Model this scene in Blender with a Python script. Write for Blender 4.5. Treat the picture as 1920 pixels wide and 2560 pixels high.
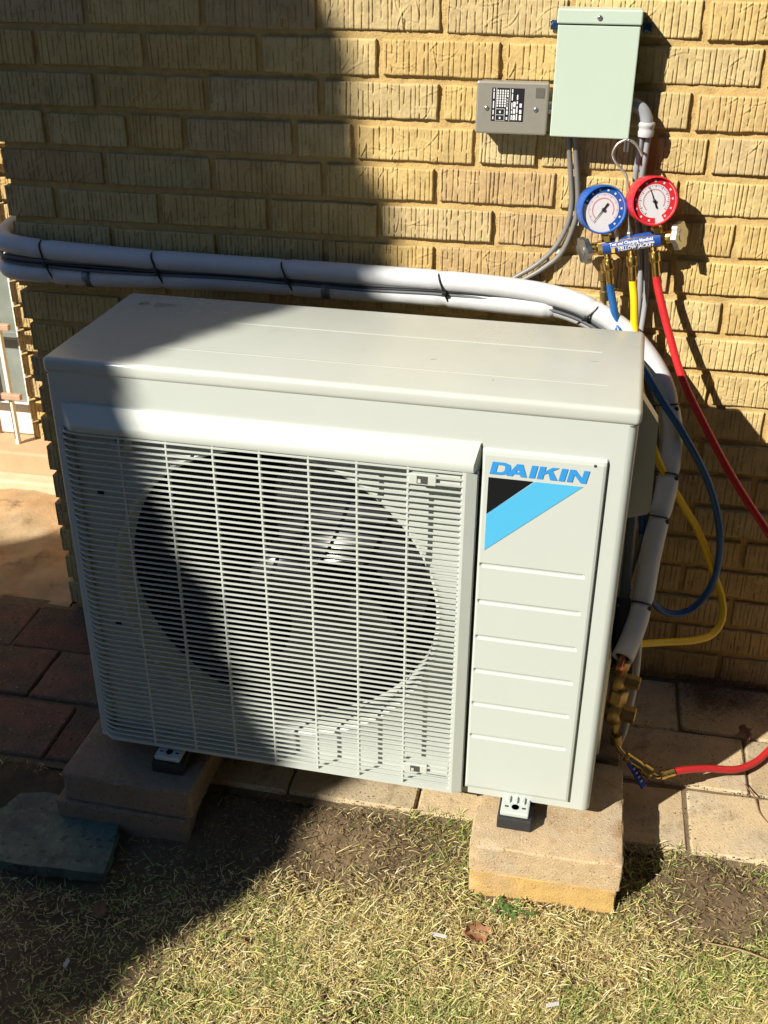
import bpy, bmesh, math, random
import numpy as np
from mathutils import Vector, Matrix

# ------------------------------------------------------------------ reset
for o in list(bpy.data.objects):
    bpy.data.objects.remove(o, do_unlink=True)
S = bpy.context.scene
COL = S.collection
rng = random.Random(7)
nrg = np.random.default_rng(11)

# ------------------------------------------------------------------ camera
cam_d = bpy.data.cameras.new('camera')
cam = bpy.data.objects.new('camera', cam_d)
COL.objects.link(cam)
cam_d.sensor_fit = 'VERTICAL'
cam_d.sensor_height = 36.0
cam_d.lens = 38.285
cam_d.clip_start = 0.05
cam_d.clip_end = 400.0
_r = Vector((0.9813719, 0.1920438, 0.00532723))
_u = Vector((-0.09784281, 0.47574312, 0.87412543))
_f = Vector((-0.16533598, 0.85836336, -0.48567104))
cam.matrix_world = Matrix(((_r.x, _u.x, -_f.x, 0.96968), (_r.y, _u.y, -_f.y, -1.89100),
                           (_r.z, _u.z, -_f.z, 1.43961), (0, 0, 0, 1)))
S.camera = cam

# ------------------------------------------------------------------ sky, sun, exposure
SUN = Vector((0.544, 0.613, -0.573)).normalized()          # direction the light travels
world = bpy.data.worlds.new('World')
S.world = world
world.use_nodes = True
wn = world.node_tree.nodes
wl = world.node_tree.links
for n in list(wn):
    wn.remove(n)
wout = wn.new('ShaderNodeOutputWorld')
wbg = wn.new('ShaderNodeBackground')
wsky = wn.new('ShaderNodeTexSky')
wsky.sky_type = 'NISHITA'
wsky.sun_disc = False
wsky.sun_elevation = math.asin(-SUN.z)
wsky.sun_rotation = math.atan2(-SUN.x, -SUN.y) % (2 * math.pi)
wsky.air_density = 1.0
wsky.dust_density = 0.1
wsky.ozone_density = 6.0
wbg.inputs['Strength'].default_value = 0.058
wl.new(wsky.outputs[0], wbg.inputs[0])
wl.new(wbg.outputs[0], wout.inputs[0])

sun_d = bpy.data.lights.new('sun', 'SUN')
sun_d.energy = 5.0
sun_d.angle = math.radians(0.53)
sun_d.color = (1.0, 0.94, 0.83)
sun = bpy.data.objects.new('sun', sun_d)
COL.objects.link(sun)
sun.rotation_mode = 'QUATERNION'
sun.rotation_quaternion = SUN.to_track_quat('-Z', 'Y')
sun.location = (-4, -5, 6)

S.render.engine = 'CYCLES'
S.cycles.max_bounces = 6
S.cycles.diffuse_bounces = 3
S.cycles.glossy_bounces = 3
S.cycles.transparent_max_bounces = 6
S.view_settings.view_transform = 'Standard'
S.view_settings.look = 'None'
S.view_settings.exposure = 0.83
S.view_settings.gamma = 1.0
S.view_settings.use_curve_mapping = False
S.render.resolution_x = 768
S.render.resolution_y = 1024


# ================================================================== helpers
def tag(o, label=None, cat=None, group=None, kind=None):
    if label: o['label'] = label
    if cat: o['category'] = cat
    if group: o['group'] = group
    if kind: o['kind'] = kind
    return o


def empty(name, loc=(0, 0, 0), rz=0.0):
    o = bpy.data.objects.new(name, None)
    o.empty_display_size = 0.05
    o.location = loc
    o.rotation_euler = (0, 0, rz)
    COL.objects.link(o)
    return o


def mtx(o):
    return Matrix.Translation(o.location) @ o.rotation_euler.to_matrix().to_4x4()


def attach(o, root, local=False):
    """parent o to root; o built in world coordinates unless local"""
    o.parent = root
    if not local:
        o.matrix_parent_inverse = mtx(root).inverted()
    return o


class MB:
    def __init__(s):
        s.v = []; s.f = []; s.sm = []

    def add(s, verts, faces, smooth=False):
        b = len(s.v)
        s.v.extend([tuple(p) for p in verts])
        s.f.extend([tuple(i + b for i in f) for f in faces])
        s.sm.extend([smooth] * len(faces))
        return s

    def box(s, x0, x1, y0, y1, z0, z1, bev=0.0, seg=2, M=None):
        bm = bmesh.new()
        bmesh.ops.create_cube(bm, size=1)
        for v in bm.verts:
            v.co = Vector(((x0 + x1) / 2 + v.co.x * (x1 - x0), (y0 + y1) / 2 + v.co.y * (y1 - y0), (z0 + z1) / 2 + v.co.z * (z1 - z0)))
        if bev > 0:
            bmesh.ops.bevel(bm, geom=bm.edges[:], offset=bev, segments=seg, affect='EDGES', profile=0.5)
        if M is not None:
            bmesh.ops.transform(bm, matrix=M, verts=bm.verts)
        bm.verts.index_update()
        s.add([v.co[:] for v in bm.verts], [[v.index for v in f.verts] for f in bm.faces])
        bm.free()
        return s

    def tube(s, pts, r, n=10, cap=True, smooth=True, flat=1.0):
        """sweep a circle along points; r scalar or list"""
        P = [Vector(p) for p in pts]
        m = len(P)
        R = r if hasattr(r, '__len__') else [r] * m
        T = []
        for i in range(m):
            a = P[max(0, i - 1)]; b = P[min(m - 1, i + 1)]
            t = (b - a)
            T.append(t.normalized() if t.length > 1e-9 else Vector((0, 0, 1)))
        ref = Vector((0, 0, 1)) if abs(T[0].z) < 0.9 else Vector((1, 0, 0))
        N = (ref - T[0] * ref.dot(T[0])).normalized()
        vs = []; fs = []
        for i in range(m):
            if i > 0:
                N = (N - T[i] * N.dot(T[i]))
                N = N.normalized() if N.length > 1e-6 else T[i].orthogonal().normalized()
            Bn = T[i].cross(N)
            for k in range(n):
                a = 2 * math.pi * k / n
                vs.append(P[i] + (N * math.cos(a) * flat + Bn * math.sin(a)) * R[i])
        for i in range(m - 1):
            for k in range(n):
                k2 = (k + 1) % n
                fs.append((i * n + k, i * n + k2, (i + 1) * n + k2, (i + 1) * n + k))
        s.add(vs, fs, smooth)
        if cap:
            s.add(vs[:n], [tuple(reversed(range(n)))])
            s.add(vs[-n:], [tuple(range(n))])
        return s

    def lathe(s, prof, n=24, M=None, smooth=True, caps=True):
        """profile list of (r, z) about the z axis"""
        vs = []; fs = []
        for r, z in prof:
            for k in range(n):
                a = 2 * math.pi * k / n
                p = Vector((r * math.cos(a), r * math.sin(a), z))
                vs.append(M @ p if M is not None else p)
        for i in range(len(prof) - 1):
            for k in range(n):
                k2 = (k + 1) % n
                fs.append((i * n + k, i * n + k2, (i + 1) * n + k2, (i + 1) * n + k))
        s.add(vs, fs, smooth)
        if caps:
            if prof[0][0] > 1e-6: s.add(vs[:n], [tuple(reversed(range(n)))])
            if prof[-1][0] > 1e-6: s.add(vs[-n:], [tuple(range(n))])
        return s

    def prism(s, poly, h0, h1, M=None):
        """polygon (x, y) extruded along z from h0 to h1"""
        n = len(poly)
        vs = [Vector((x, y, h0)) for x, y in poly] + [Vector((x, y, h1)) for x, y in poly]
        if M is not None:
            vs = [M @ v for v in vs]
        fs = [tuple(reversed(range(n))), tuple(range(n, 2 * n))]
        fs += [(i, (i + 1) % n, n + (i + 1) % n, n + i) for i in range(n)]
        s.add(vs, fs)
        return s

    def mesh(s, name):
        me = bpy.data.meshes.new(name)
        me.from_pydata(s.v, [], s.f)
        me.polygons.foreach_set('use_smooth', s.sm)
        me.update()
        return me

    def build(s, name, mat, parent=None, local=False, smooth_angle=None):
        me = s.mesh(name)
        bm = bmesh.new(); bm.from_mesh(me)
        bmesh.ops.recalc_face_normals(bm, faces=bm.faces)
        bm.to_mesh(me); bm.free()
        me.materials.append(mat)
        o = bpy.data.objects.new(name, me)
        COL.objects.link(o)
        if smooth_angle is not None:
            me.polygons.foreach_set('use_smooth', [True] * len(me.polygons))
            me.set_sharp_from_angle(angle=math.radians(smooth_angle))
        if parent is not None:
            attach(o, parent, local)
        return o


def catmull(pts, per=8):
    P = [Vector(p) for p in pts]
    P = [P[0] * 2 - P[1]] + P + [P[-1] * 2 - P[-2]]
    out = []
    for i in range(1, len(P) - 2):
        a, b, c, d = P[i - 1], P[i], P[i + 1], P[i + 2]
        for k in range(per):
            t = k / per
            out.append(0.5 * ((2 * b) + (c - a) * t + (2 * a - 5 * b + 4 * c - d) * t * t + (3 * b - a - 3 * c + d) * t ** 3))
    out.append(P[-2])
    return out


def axis_matrix(p, d, up=None):
    """matrix mapping local z to direction d at point p"""
    q = Vector(d).normalized().to_track_quat('Z', 'Y')
    return Matrix.Translation(Vector(p)) @ q.to_matrix().to_4x4()


def text_mesh(body, size, offset=0.0, shear=0.0, align='CENTER', extrude=0.0):
    cu = bpy.data.curves.new('lettering', 'FONT')
    cu.body = body; cu.size = size; cu.offset = offset; cu.shear = shear
    cu.align_x = align; cu.align_y = 'CENTER'; cu.extrude = extrude
    cu.resolution_u = 3
    t = bpy.data.objects.new('lettering', cu)
    COL.objects.link(t)
    dg = bpy.context.evaluated_depsgraph_get()
    me = bpy.data.meshes.new_from_object(t.evaluated_get(dg))
    bpy.data.objects.remove(t, do_unlink=True)
    bpy.data.curves.remove(cu)
    return me


def mesh_obj(name, me, mat, parent=None, M=None, local=False):
    if M is not None: me.transform(M)
    me.materials.clear(); me.materials.append(mat)
    o = bpy.data.objects.new(name, me)
    COL.objects.link(o)
    if parent is not None: attach(o, parent, local)
    return o


# ================================================================== materials
def mat(name, col, rough=0.5, metal=0.0, var=0.0, vscale=30.0, bump=0.0, bscale=200.0, spec=0.5, coat=0.0,
        col2=None, c2scale=8.0, c2lo=0.45, c2hi=0.62, dirt=None, objvar=0.0, trans=0.0, rvar=0.0, stretch=None, pits=None):
    m = bpy.data.materials.new(name)
    m.use_nodes = True
    nt = m.node_tree
    N, Lk = nt.nodes, nt.links
    b = N['Principled BSDF']
    b.inputs['Roughness'].default_value = rough
    b.inputs['Metallic'].default_value = metal
    b.inputs['Specular IOR Level'].default_value = spec
    b.inputs['Coat Weight'].default_value = coat
    b.inputs['Transmission Weight'].default_value = trans
    tc = N.new('ShaderNodeTexCoord')
    vec = tc.outputs['Object']
    if stretch:
        mp = N.new('ShaderNodeMapping'); mp.inputs['Scale'].default_value = stretch
        Lk.new(vec, mp.inputs[0]); vec = mp.outputs[0]

    def noise(scale, detail=4.0, rgh=0.55):
        n = N.new('ShaderNodeTexNoise')
        n.inputs['Scale'].default_value = scale; n.inputs['Detail'].default_value = detail; n.inputs['Roughness'].default_value = rgh
        Lk.new(vec, n.inputs['Vector'])
        return n

    def ramp(src, lo, hi):
        r = N.new('ShaderNodeMapRange'); r.inputs[1].default_value = lo; r.inputs[2].default_value = hi
        Lk.new(src, r.inputs[0]); return r.outputs[0]

    def mix(fac, a, bcol, mode='MIX'):
        x = N.new('ShaderNodeMix'); x.data_type = 'RGBA'; x.blend_type = mode
        for sock, v in ((x.inputs[0], fac), (x.inputs[6], a), (x.inputs[7], bcol)):
            if hasattr(v, 'is_linked'): Lk.new(v, sock)
            elif hasattr(v, '__len__'): sock.default_value = (v[0], v[1], v[2], 1)
            else: sock.default_value = v
        return x.outputs[2]
    cur = col
    if col2 is not None:
        cur = mix(ramp(noise(c2scale).outputs['Fac'], c2lo, c2hi), cur, col2)
    if dirt is not None:
        dcol, dsc, lo, hi = dirt
        cur = mix(ramp(noise(dsc, 6, 0.65).outputs['Fac'], lo, hi), cur, dcol)
    if pits is not None:
        vz = N.new('ShaderNodeTexNoise'); vz.inputs['Scale'].default_value = pits[1]; vz.inputs['Detail'].default_value = 2.0
        Lk.new(vec, vz.inputs['Vector'])
        cur = mix(ramp(vz.outputs['Fac'], pits[2], pits[2] + 0.07), cur, pits[0])
        vz2 = N.new('ShaderNodeTexNoise'); vz2.inputs['Scale'].default_value = pits[1] * 1.3; vz2.inputs['Detail'].default_value = 2.0
        mp2 = N.new('ShaderNodeMapping'); mp2.inputs['Location'].default_value = (3.1, 7.7, 1.3); Lk.new(vec, mp2.inputs[0]); Lk.new(mp2.outputs[0], vz2.inputs['Vector'])
        cur = mix(ramp(vz2.outputs['Fac'], pits[2] + 0.02, pits[2] + 0.1), cur, pits[3])
    if var > 0:
        g = noise(vscale, 6, 0.65)
        mr = N.new('ShaderNodeMapRange'); mr.inputs[1].default_value = 0.25; mr.inputs[2].default_value = 0.75
        mr.inputs[3].default_value = 1 - var; mr.inputs[4].default_value = 1 + var
        Lk.new(g.outputs['Fac'], mr.inputs[0])
        vm = N.new('ShaderNodeVectorMath'); vm.operation = 'SCALE'
        if hasattr(cur, 'is_linked'): Lk.new(cur, vm.inputs[0])
        else: vm.inputs[0].default_value = cur
        Lk.new(mr.outputs[0], vm.inputs['Scale'])
        cur = vm.outputs[0]
    if objvar > 0:
        oi = N.new('ShaderNodeObjectInfo')
        mr = N.new('ShaderNodeMapRange'); mr.inputs[3].default_value = 1 - objvar; mr.inputs[4].default_value = 1 + objvar
        Lk.new(oi.outputs['Random'], mr.inputs[0])
        vm = N.new('ShaderNodeVectorMath'); vm.operation = 'SCALE'
        if hasattr(cur, 'is_linked'): Lk.new(cur, vm.inputs[0])
        else: vm.inputs[0].default_value = cur
        Lk.new(mr.outputs[0], vm.inputs['Scale'])
        cur = vm.outputs[0]
    if hasattr(cur, 'is_linked'): Lk.new(cur, b.inputs['Base Color'])
    else: b.inputs['Base Color'].default_value = (cur[0], cur[1], cur[2], 1)
    if rvar > 0:
        g = noise(vscale * 0.6, 5)
        mr = N.new('ShaderNodeMapRange'); mr.inputs[3].default_value = max(0.02, rough - rvar); mr.inputs[4].default_value = min(1, rough + rvar)
        Lk.new(g.outputs['Fac'], mr.inputs[0]); Lk.new(mr.outputs[0], b.inputs['Roughness'])
    if bump > 0:
        g = noise(bscale, 5, 0.6)
        bp = N.new('ShaderNodeBump'); bp.inputs['Strength'].default_value = bump; bp.inputs['Distance'].default_value = 0.002
        Lk.new(g.outputs['Fac'], bp.inputs['Height']); Lk.new(bp.outputs[0], b.inputs['Normal'])
    m.diffuse_color = (col[0], col[1], col[2], 1)
    return m


M = {}
M['paint'] = mat('ivory_paint', (0.45, 0.485, 0.45), 0.32, var=0.02, vscale=6, rvar=0.05, bump=0.02, bscale=500)
M['paint_lid'] = mat('ivory_lid_paint', (0.45, 0.475, 0.435), 0.25, var=0.035, vscale=9, rvar=0.08, bump=0.015, bscale=400,
                     dirt=((0.40, 0.405, 0.36), 14, 0.62, 0.85))
M['grille'] = mat('ivory_plastic', (0.455, 0.488, 0.45), 0.34, var=0.03, vscale=20)
M['dark_in'] = mat('dark_interior', (0.012, 0.012, 0.013), 0.7, var=0.3, vscale=40)
M['fan'] = mat('fan_plastic', (0.020, 0.020, 0.023), 0.3, var=0.25, vscale=25, rvar=0.1)
M['seam'] = mat('seam_shadow_gap', (0.05, 0.05, 0.045), 0.8)
M['brandblue'] = mat('blue_print', (0.03, 0.24, 0.58), 0.35)
M['brandsky'] = mat('light_blue_print', (0.07, 0.375, 0.62), 0.35)
M['brandblack'] = mat('black_print', (0.006, 0.007, 0.008), 0.5, spec=0.2)
M['greyprint'] = mat('grey_print', (0.27, 0.265, 0.24), 0.6)
M['brick'] = None
M['mortar'] = mat('sandy_mortar', (0.46, 0.325, 0.135), 0.95, var=0.18, vscale=60, bump=0.9, bscale=260, spec=0.2)
M['foam'] = mat('white_foam', (0.53, 0.545, 0.56), 0.55, var=0.05, vscale=25, bump=0.30, bscale=70, dirt=((0.52, 0.51, 0.48), 25, 0.6, 0.85))
M['foamdark'] = mat('dark_foam_inside', (0.03, 0.032, 0.035), 0.9)
M['blackplastic'] = mat('black_plastic', (0.012, 0.012, 0.014), 0.4)
M['rubber'] = mat('black_rubber', (0.02, 0.02, 0.021), 0.75, var=0.2, vscale=60, bump=0.3, bscale=300)
M['zinc'] = mat('zinc_steel', (0.55, 0.56, 0.57), 0.35, metal=1.0, var=0.1, vscale=80)
M['castmetal'] = mat('cast_aluminium', (0.50, 0.53, 0.52), 0.38, metal=1.0, var=0.15, vscale=60)
M['hookmetal'] = mat('satin_wire', (0.60, 0.56, 0.50), 0.35, metal=0.85)
M['boxpaint'] = mat('grey_green_enamel', (0.42, 0.50, 0.42), 0.38, var=0.015, vscale=10, bump=0.03, bscale=700)
M['surge'] = mat('grey_box_paint', (0.27, 0.255, 0.215), 0.35, metal=0.25, var=0.04, vscale=60, bump=0.03, bscale=500)
M['labelblack'] = mat('black_label', (0.012, 0.012, 0.016), 0.4)
M['labelwhite'] = mat('white_label_print', (0.72, 0.72, 0.72), 0.5)
M['labelgrey'] = mat('grey_sticker', (0.10, 0.095, 0.08), 0.5)
M['conduit'] = mat('grey_conduit', (0.17, 0.16, 0.145), 0.45, var=0.08, vscale=40)
M['conduit_dark'] = mat('dark_grey_cable', (0.10, 0.11, 0.12), 0.45, var=0.1, vscale=40)
M['wirewhite'] = mat('white_cable', (0.50, 0.50, 0.49), 0.45)
M['pvc'] = mat('grey_pvc', (0.27, 0.28, 0.30), 0.3)
M['brass'] = mat('brass', (0.72, 0.50, 0.17), 0.28, metal=1.0, var=0.15, vscale=90, rvar=0.1)
M['brassdull'] = mat('dull_brass', (0.38, 0.27, 0.12), 0.42, metal=1.0, var=0.25, vscale=70)
M['copper'] = mat('copper', (0.55, 0.24, 0.13), 0.4, metal=1.0, var=0.2, vscale=60)
M['red'] = mat('red_hose', (0.52, 0.018, 0.022), 0.38, var=0.06, vscale=120, bump=0.08, bscale=500)
M['blue'] = mat('blue_hose', (0.010, 0.085, 0.26), 0.38, var=0.06, vscale=120, bump=0.08, bscale=500)
M['yellow'] = mat('yellow_hose', (0.75, 0.50, 0.010), 0.38, var=0.06, vscale=120, bump=0.08, bscale=500)
M['gred'] = mat('red_gauge_case', (0.60, 0.025, 0.035), 0.3)
M['gblue'] = mat('blue_gauge_case', (0.015, 0.10, 0.40), 0.3)
M['dial'] = mat('white_dial', (0.66, 0.65, 0.68), 0.45)
M['dialpink'] = mat('pink_scale', (0.55, 0.25, 0.30), 0.5)
M['ink'] = mat('black_ink', (0.01, 0.01, 0.012), 0.5)
M['sleeve'] = mat('blue_label_sleeve', (0.012, 0.055, 0.26), 0.35)
M['gold'] = mat('gold_print', (0.70, 0.40, 0.06), 0.45)
M['silverbezel'] = mat('clear_bezel', (0.62, 0.63, 0.66), 0.15, spec=0.8)
M['paver'] = mat('sand_concrete_paver', (0.44, 0.34, 0.205), 0.92, var=0.16, vscale=45, bump=0.7, bscale=260, spec=0.2,
                 col2=(0.41, 0.335, 0.225), c2scale=9, objvar=0.16, dirt=((0.21, 0.145, 0.085), 20, 0.52, 0.74), pits=((0.20, 0.14, 0.09), 200, 0.63, (0.55, 0.46, 0.31)))
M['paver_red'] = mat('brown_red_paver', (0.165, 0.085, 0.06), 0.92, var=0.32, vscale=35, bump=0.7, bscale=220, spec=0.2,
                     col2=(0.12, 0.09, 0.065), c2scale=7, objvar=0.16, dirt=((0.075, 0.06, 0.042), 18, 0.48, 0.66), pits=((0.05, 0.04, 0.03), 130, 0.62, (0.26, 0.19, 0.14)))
M['block_top'] = mat('concrete_block', (0.46, 0.34, 0.20), 0.92, var=0.14, vscale=60, bump=0.8, bscale=350, spec=0.2,
                     col2=(0.42, 0.335, 0.225), c2scale=14, dirt=((0.34, 0.19, 0.085), 11, 0.54, 0.74), pits=((0.22, 0.15, 0.09), 260, 0.62, (0.58, 0.50, 0.36)))
M['block_low'] = mat('ochre_concrete_block', (0.50, 0.33, 0.12), 0.92, var=0.14, vscale=50, bump=0.8, bscale=300, spec=0.2,
                     col2=(0.44, 0.30, 0.15), c2scale=9, pits=((0.27, 0.16, 0.07), 240, 0.63, (0.62, 0.48, 0.27)))
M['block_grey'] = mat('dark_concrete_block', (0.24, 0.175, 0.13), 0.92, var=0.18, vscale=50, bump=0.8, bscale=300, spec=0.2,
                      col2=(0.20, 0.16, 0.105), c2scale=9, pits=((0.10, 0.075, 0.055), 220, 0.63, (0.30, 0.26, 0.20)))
M['slate'] = mat('green_slate', (0.08, 0.125, 0.095), 0.62, var=0.35, vscale=40, bump=0.8, bscale=90, col2=(0.055, 0.075, 0.07), c2scale=12, pits=((0.03, 0.04, 0.035), 90, 0.60, (0.12, 0.15, 0.13)), rvar=0.2)
M['cement'] = mat('rough_cement', (0.46, 0.29, 0.15), 0.95, var=0.22, vscale=16, bump=0.8, bscale=90, spec=0.15,
                  col2=(0.40, 0.29, 0.17), c2scale=6, dirt=((0.14, 0.09, 0.05), 9, 0.60, 0.74))
M['winwhite'] = mat('white_window_paint', (0.72, 0.70, 0.62), 0.5, var=0.05, vscale=25)
M['rustpaint'] = mat('salmon_painted_bar', (0.50, 0.30, 0.20), 0.55, var=0.15, vscale=50)
M['glass'] = mat('grey_window_glass', (0.20, 0.225, 0.20), 0.2, var=0.25, vscale=14, spec=0.6)
M['sill'] = mat('tan_sill_stone', (0.50, 0.33, 0.19), 0.9, var=0.10, vscale=20, bump=0.4, bscale=120)
M['curb'] = mat('pale_curb_stone', (0.56, 0.46, 0.30), 0.9, var=0.12, vscale=25, bump=0.5, bscale=150)
M['leafdry'] = mat('dry_brown_leaf', (0.30, 0.145, 0.07), 0.75, var=0.3, vscale=60)
M['leafdark'] = mat('old_leaf', (0.16, 0.085, 0.045), 0.8, var=0.3, vscale=60)
M['clover'] = mat('clover_green', (0.07, 0.14, 0.03), 0.6, var=0.3, vscale=50)
M['twig'] = mat('dry_twig', (0.30, 0.21, 0.11), 0.85, var=0.3, vscale=60)
M['paper'] = mat('white_scrap', (0.45, 0.44, 0.40), 0.8)
M['valveblue'] = mat('blue_lever', (0.02, 0.035, 0.33), 0.35)
M['bark'] = mat('evergreen_bark', (0.10, 0.07, 0.05), 0.9, var=0.3, vscale=30)
M['needles'] = mat('evergreen_foliage', (0.045, 0.075, 0.025), 0.7, var=0.4, vscale=8)


def brick_material():
    m = bpy.data.materials.new('scored_buff_brick')
    m.use_nodes = True
    N, Lk = m.node_tree.nodes, m.node_tree.links
    b = N['Principled BSDF']
    b.inputs['Roughness'].default_value = 0.9
    b.inputs['Specular IOR Level'].default_value = 0.2
    oi = N.new('ShaderNodeObjectInfo')
    cr = N.new('ShaderNodeValToRGB')
    cr.color_ramp.elements[0].position = 0.0; cr.color_ramp.elements[0].color = (0.45, 0.32, 0.14, 1)
    cr.color_ramp.elements[1].position = 1.0; cr.color_ramp.elements[1].color = (0.51, 0.375, 0.16, 1)
    for p, c in ((0.04, (0.43, 0.30, 0.15, 1)), (0.09, (0.46, 0.35, 0.19, 1)), (0.2, (0.53, 0.39, 0.165, 1)), (0.33, (0.49, 0.345, 0.14, 1)), (0.45, (0.55, 0.42, 0.195, 1)), (0.58, (0.46, 0.355, 0.18, 1)), (0.7, (0.53, 0.385, 0.15, 1)), (0.82, (0.50, 0.40, 0.215, 1)), (0.92, (0.47, 0.325, 0.15, 1))):
        e = cr.color_ramp.elements.new(p); e.color = c
    Lk.new(oi.outputs['Random'], cr.inputs[0])
    tc = N.new('ShaderNodeTexCoord')
    add = N.new('ShaderNodeVectorMath'); add.operation = 'ADD'
    sc = N.new('ShaderNodeVectorMath'); sc.operation = 'SCALE'; sc.inputs['Scale'].default_value = 0.37
    Lk.new(oi.outputs['Location'], sc.inputs[0])
    Lk.new(tc.outputs['Object'], add.inputs[0]); Lk.new(sc.outputs[0], add.inputs[1])
    n1 = N.new('ShaderNodeTexNoise'); n1.inputs['Scale'].default_value = 22; n1.inputs['Detail'].default_value = 6
    n2 = N.new('ShaderNodeTexNoise'); n2.inputs['Scale'].default_value = 260; n2.inputs['Detail'].default_value = 4
    Lk.new(add.outputs[0], n1.inputs['Vector']); Lk.new(add.outputs[0], n2.inputs['Vector'])
    mr = N.new('ShaderNodeMapRange'); mr.inputs[1].default_value = 0.3; mr.inputs[2].default_value = 0.7; mr.inputs[3].default_value = 0.80; mr.inputs[4].default_value = 1.12
    Lk.new(n1.outputs['Fac'], mr.inputs[0])
    mr2 = N.new('ShaderNodeMapRange'); mr2.inputs[1].default_value = 0.3; mr2.inputs[2].default_value = 0.7; mr2.inputs[3].default_value = 0.9; mr2.inputs[4].default_value = 1.08
    Lk.new(n2.outputs['Fac'], mr2.inputs[0])
    mu = N.new('ShaderNodeMath'); mu.operation = 'MULTIPLY'
    Lk.new(mr.outputs[0], mu.inputs[0]); Lk.new(mr2.outputs[0], mu.inputs[1])
    vs = N.new('ShaderNodeVectorMath'); vs.operation = 'SCALE'
    Lk.new(cr.outputs[0], vs.inputs[0]); Lk.new(mu.outputs[0], vs.inputs['Scale'])
    Lk.new(vs.outputs[0], b.inputs['Base Color'])
    bp = N.new('ShaderNodeBump'); bp.inputs['Strength'].default_value = 0.5; bp.inputs['Distance'].default_value = 0.001
    Lk.new(n2.outputs['Fac'], bp.inputs['Height']); Lk.new(bp.outputs[0], b.inputs['Normal'])
    return m


M['brick'] = brick_material()


# ================================================================== terrain
def fnoise(x, y, seed=0):
    """cheap smooth value noise, numpy"""
    xi = np.floor(x).astype(int); yi = np.floor(y).astype(int)
    xf = x - xi; yf = y - yi

    def h(a, b):
        n = (a * 374761393 + b * 668265263 + seed * 974711) & 0x7fffffff
        n = ((n ^ (n >> 13)) * 1274126177) & 0x7fffffff
        return ((n ^ (n >> 16)) & 0xffff) / 65535.0
    u = xf * xf * (3 - 2 * xf); v = yf * yf * (3 - 2 * yf)
    return (h(xi, yi) * (1 - u) + h(xi + 1, yi) * u) * (1 - v) + (h(xi, yi + 1) * (1 - u) + h(xi + 1, yi + 1) * u) * v


def soil_z(x, y):
    x = np.asarray(x, float); y = np.asarray(y, float)
    t = np.clip((y + 0.64) / 0.14, 0, 1)
    base = 0.036 * t * t * (3 - 2 * t) - 0.002
    base = base - 0.012 * np.clip((-0.7 - y) / 0.5, 0, 1)
    n = (fnoise(x * 9, y * 9, 1) - 0.5) * 0.016 + (fnoise(x * 28, y * 28, 2) - 0.5) * 0.010 + (fnoise(x * 80, y * 80, 3) - 0.5) * 0.006
    return base + n * np.where(y > -0.5, 0.35, 1.0)


# ground sheet to the horizon
m = mat('lawn_soil', (0.105, 0.075, 0.045), 0.95, var=0.3, vscale=25, bump=0.9, bscale=120, spec=0.1,
        col2=(0.15, 0.105, 0.06), c2scale=5, dirt=((0.085, 0.06, 0.035), 14.0, 0.5, 0.7))
g = MB()
xs = np.concatenate([np.array([-60, -20, -6, -2.5]), np.linspace(-1.2, 2.4, 181), np.array([4, 8, 25, 60])])
ys = np.concatenate([np.array([-60, -20, -7, -3, -2]), np.linspace(-1.5, -0.42, 91), np.array([0.03])])
XX, YY = np.meshgrid(xs, ys)
ZZ = soil_z(XX, YY)
far = (XX < -1.3) | (XX > 2.5) | (YY < -1.6)
ZZ[far] = -0.01
ZZ[-1, :] = -0.02
nx = len(xs)
g.add(list(zip(XX.ravel(), YY.ravel(), ZZ.ravel())),
      [(j * nx + i, j * nx + i + 1, (j + 1) * nx + i + 1, (j + 1) * nx + i) for j in range(len(ys) - 1) for i in range(nx - 1)], True)
g.add([(-60, 0.03, -0.02), (60, 0.03, -0.02), (60, 60, -0.02), (-60, 60, -0.02)], [(0, 1, 2, 3)])
ground = g.build('ground', m)
tag(ground, kind='structure')

# paver strip along the wall ------------------------------------------------
pav = MB()
pav.add([(-1.6, -0.497, 0.0375), (3.2, -0.497, 0.0375), (3.2, 0.02, 0.0375), (-1.6, 0.02, 0.0375)], [(0, 1, 2, 3)])
patio = pav.build('paver_path', mat('joint_sand', (0.16, 0.12, 0.075), 0.95, var=0.3, vscale=60, bump=0.8, bscale=200, spec=0.1))
tag(patio, kind='structure')


def slab_mesh(w, d, h, seed, chip=0.004, bev=0.006, cuts=7):
    """weathered slab: rounded, chipped and slightly uneven, origin at top centre"""
    r = random.Random(seed)
    bm = bmesh.new()
    bmesh.ops.create_cube(bm, size=1)
    for v in bm.verts:
        v.co = Vector((v.co.x * w, v.co.y * d, v.co.z * h - h / 2))
    bmesh.ops.bevel(bm, geom=bm.edges[:], offset=bev * 0.6, segments=1, affect='EDGES')
    bmesh.ops.subdivide_edges(bm, edges=[e for e in bm.edges if e.calc_length() > 0.02], cuts=cuts, use_grid_fill=True)
    bm.normal_update()
    for v in bm.verts:
        p = v.co
        n1 = float(fnoise(np.array(p.x * 38 + seed * 3.7), np.array(p.y * 38 + p.z * 31 + seed), seed)) - 0.5
        n2 = float(fnoise(np.array(p.x * 110 + seed), np.array(p.y * 110 + p.z * 97), seed + 4)) - 0.5
        corner = (abs(p.x) > w / 2 - bev) + (abs(p.y) > d / 2 - bev) + (p.z > -bev)
        a = 0.0012 * n1 + 0.0010 * n2
        if corner >= 2: a += -chip * max(0, n1 + 0.18 + n2 * 0.6)
        v.co = p + v.normal * a
    me = bpy.data.meshes.new('slab')
    bmesh.ops.recalc_face_normals(bm, faces=bm.faces)
    bm.to_mesh(me); bm.free()
    me.polygons.foreach_set('use_smooth', [True] * len(me.polygons))
    me.set_sharp_from_angle(angle=math.radians(27))
    return me


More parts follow.
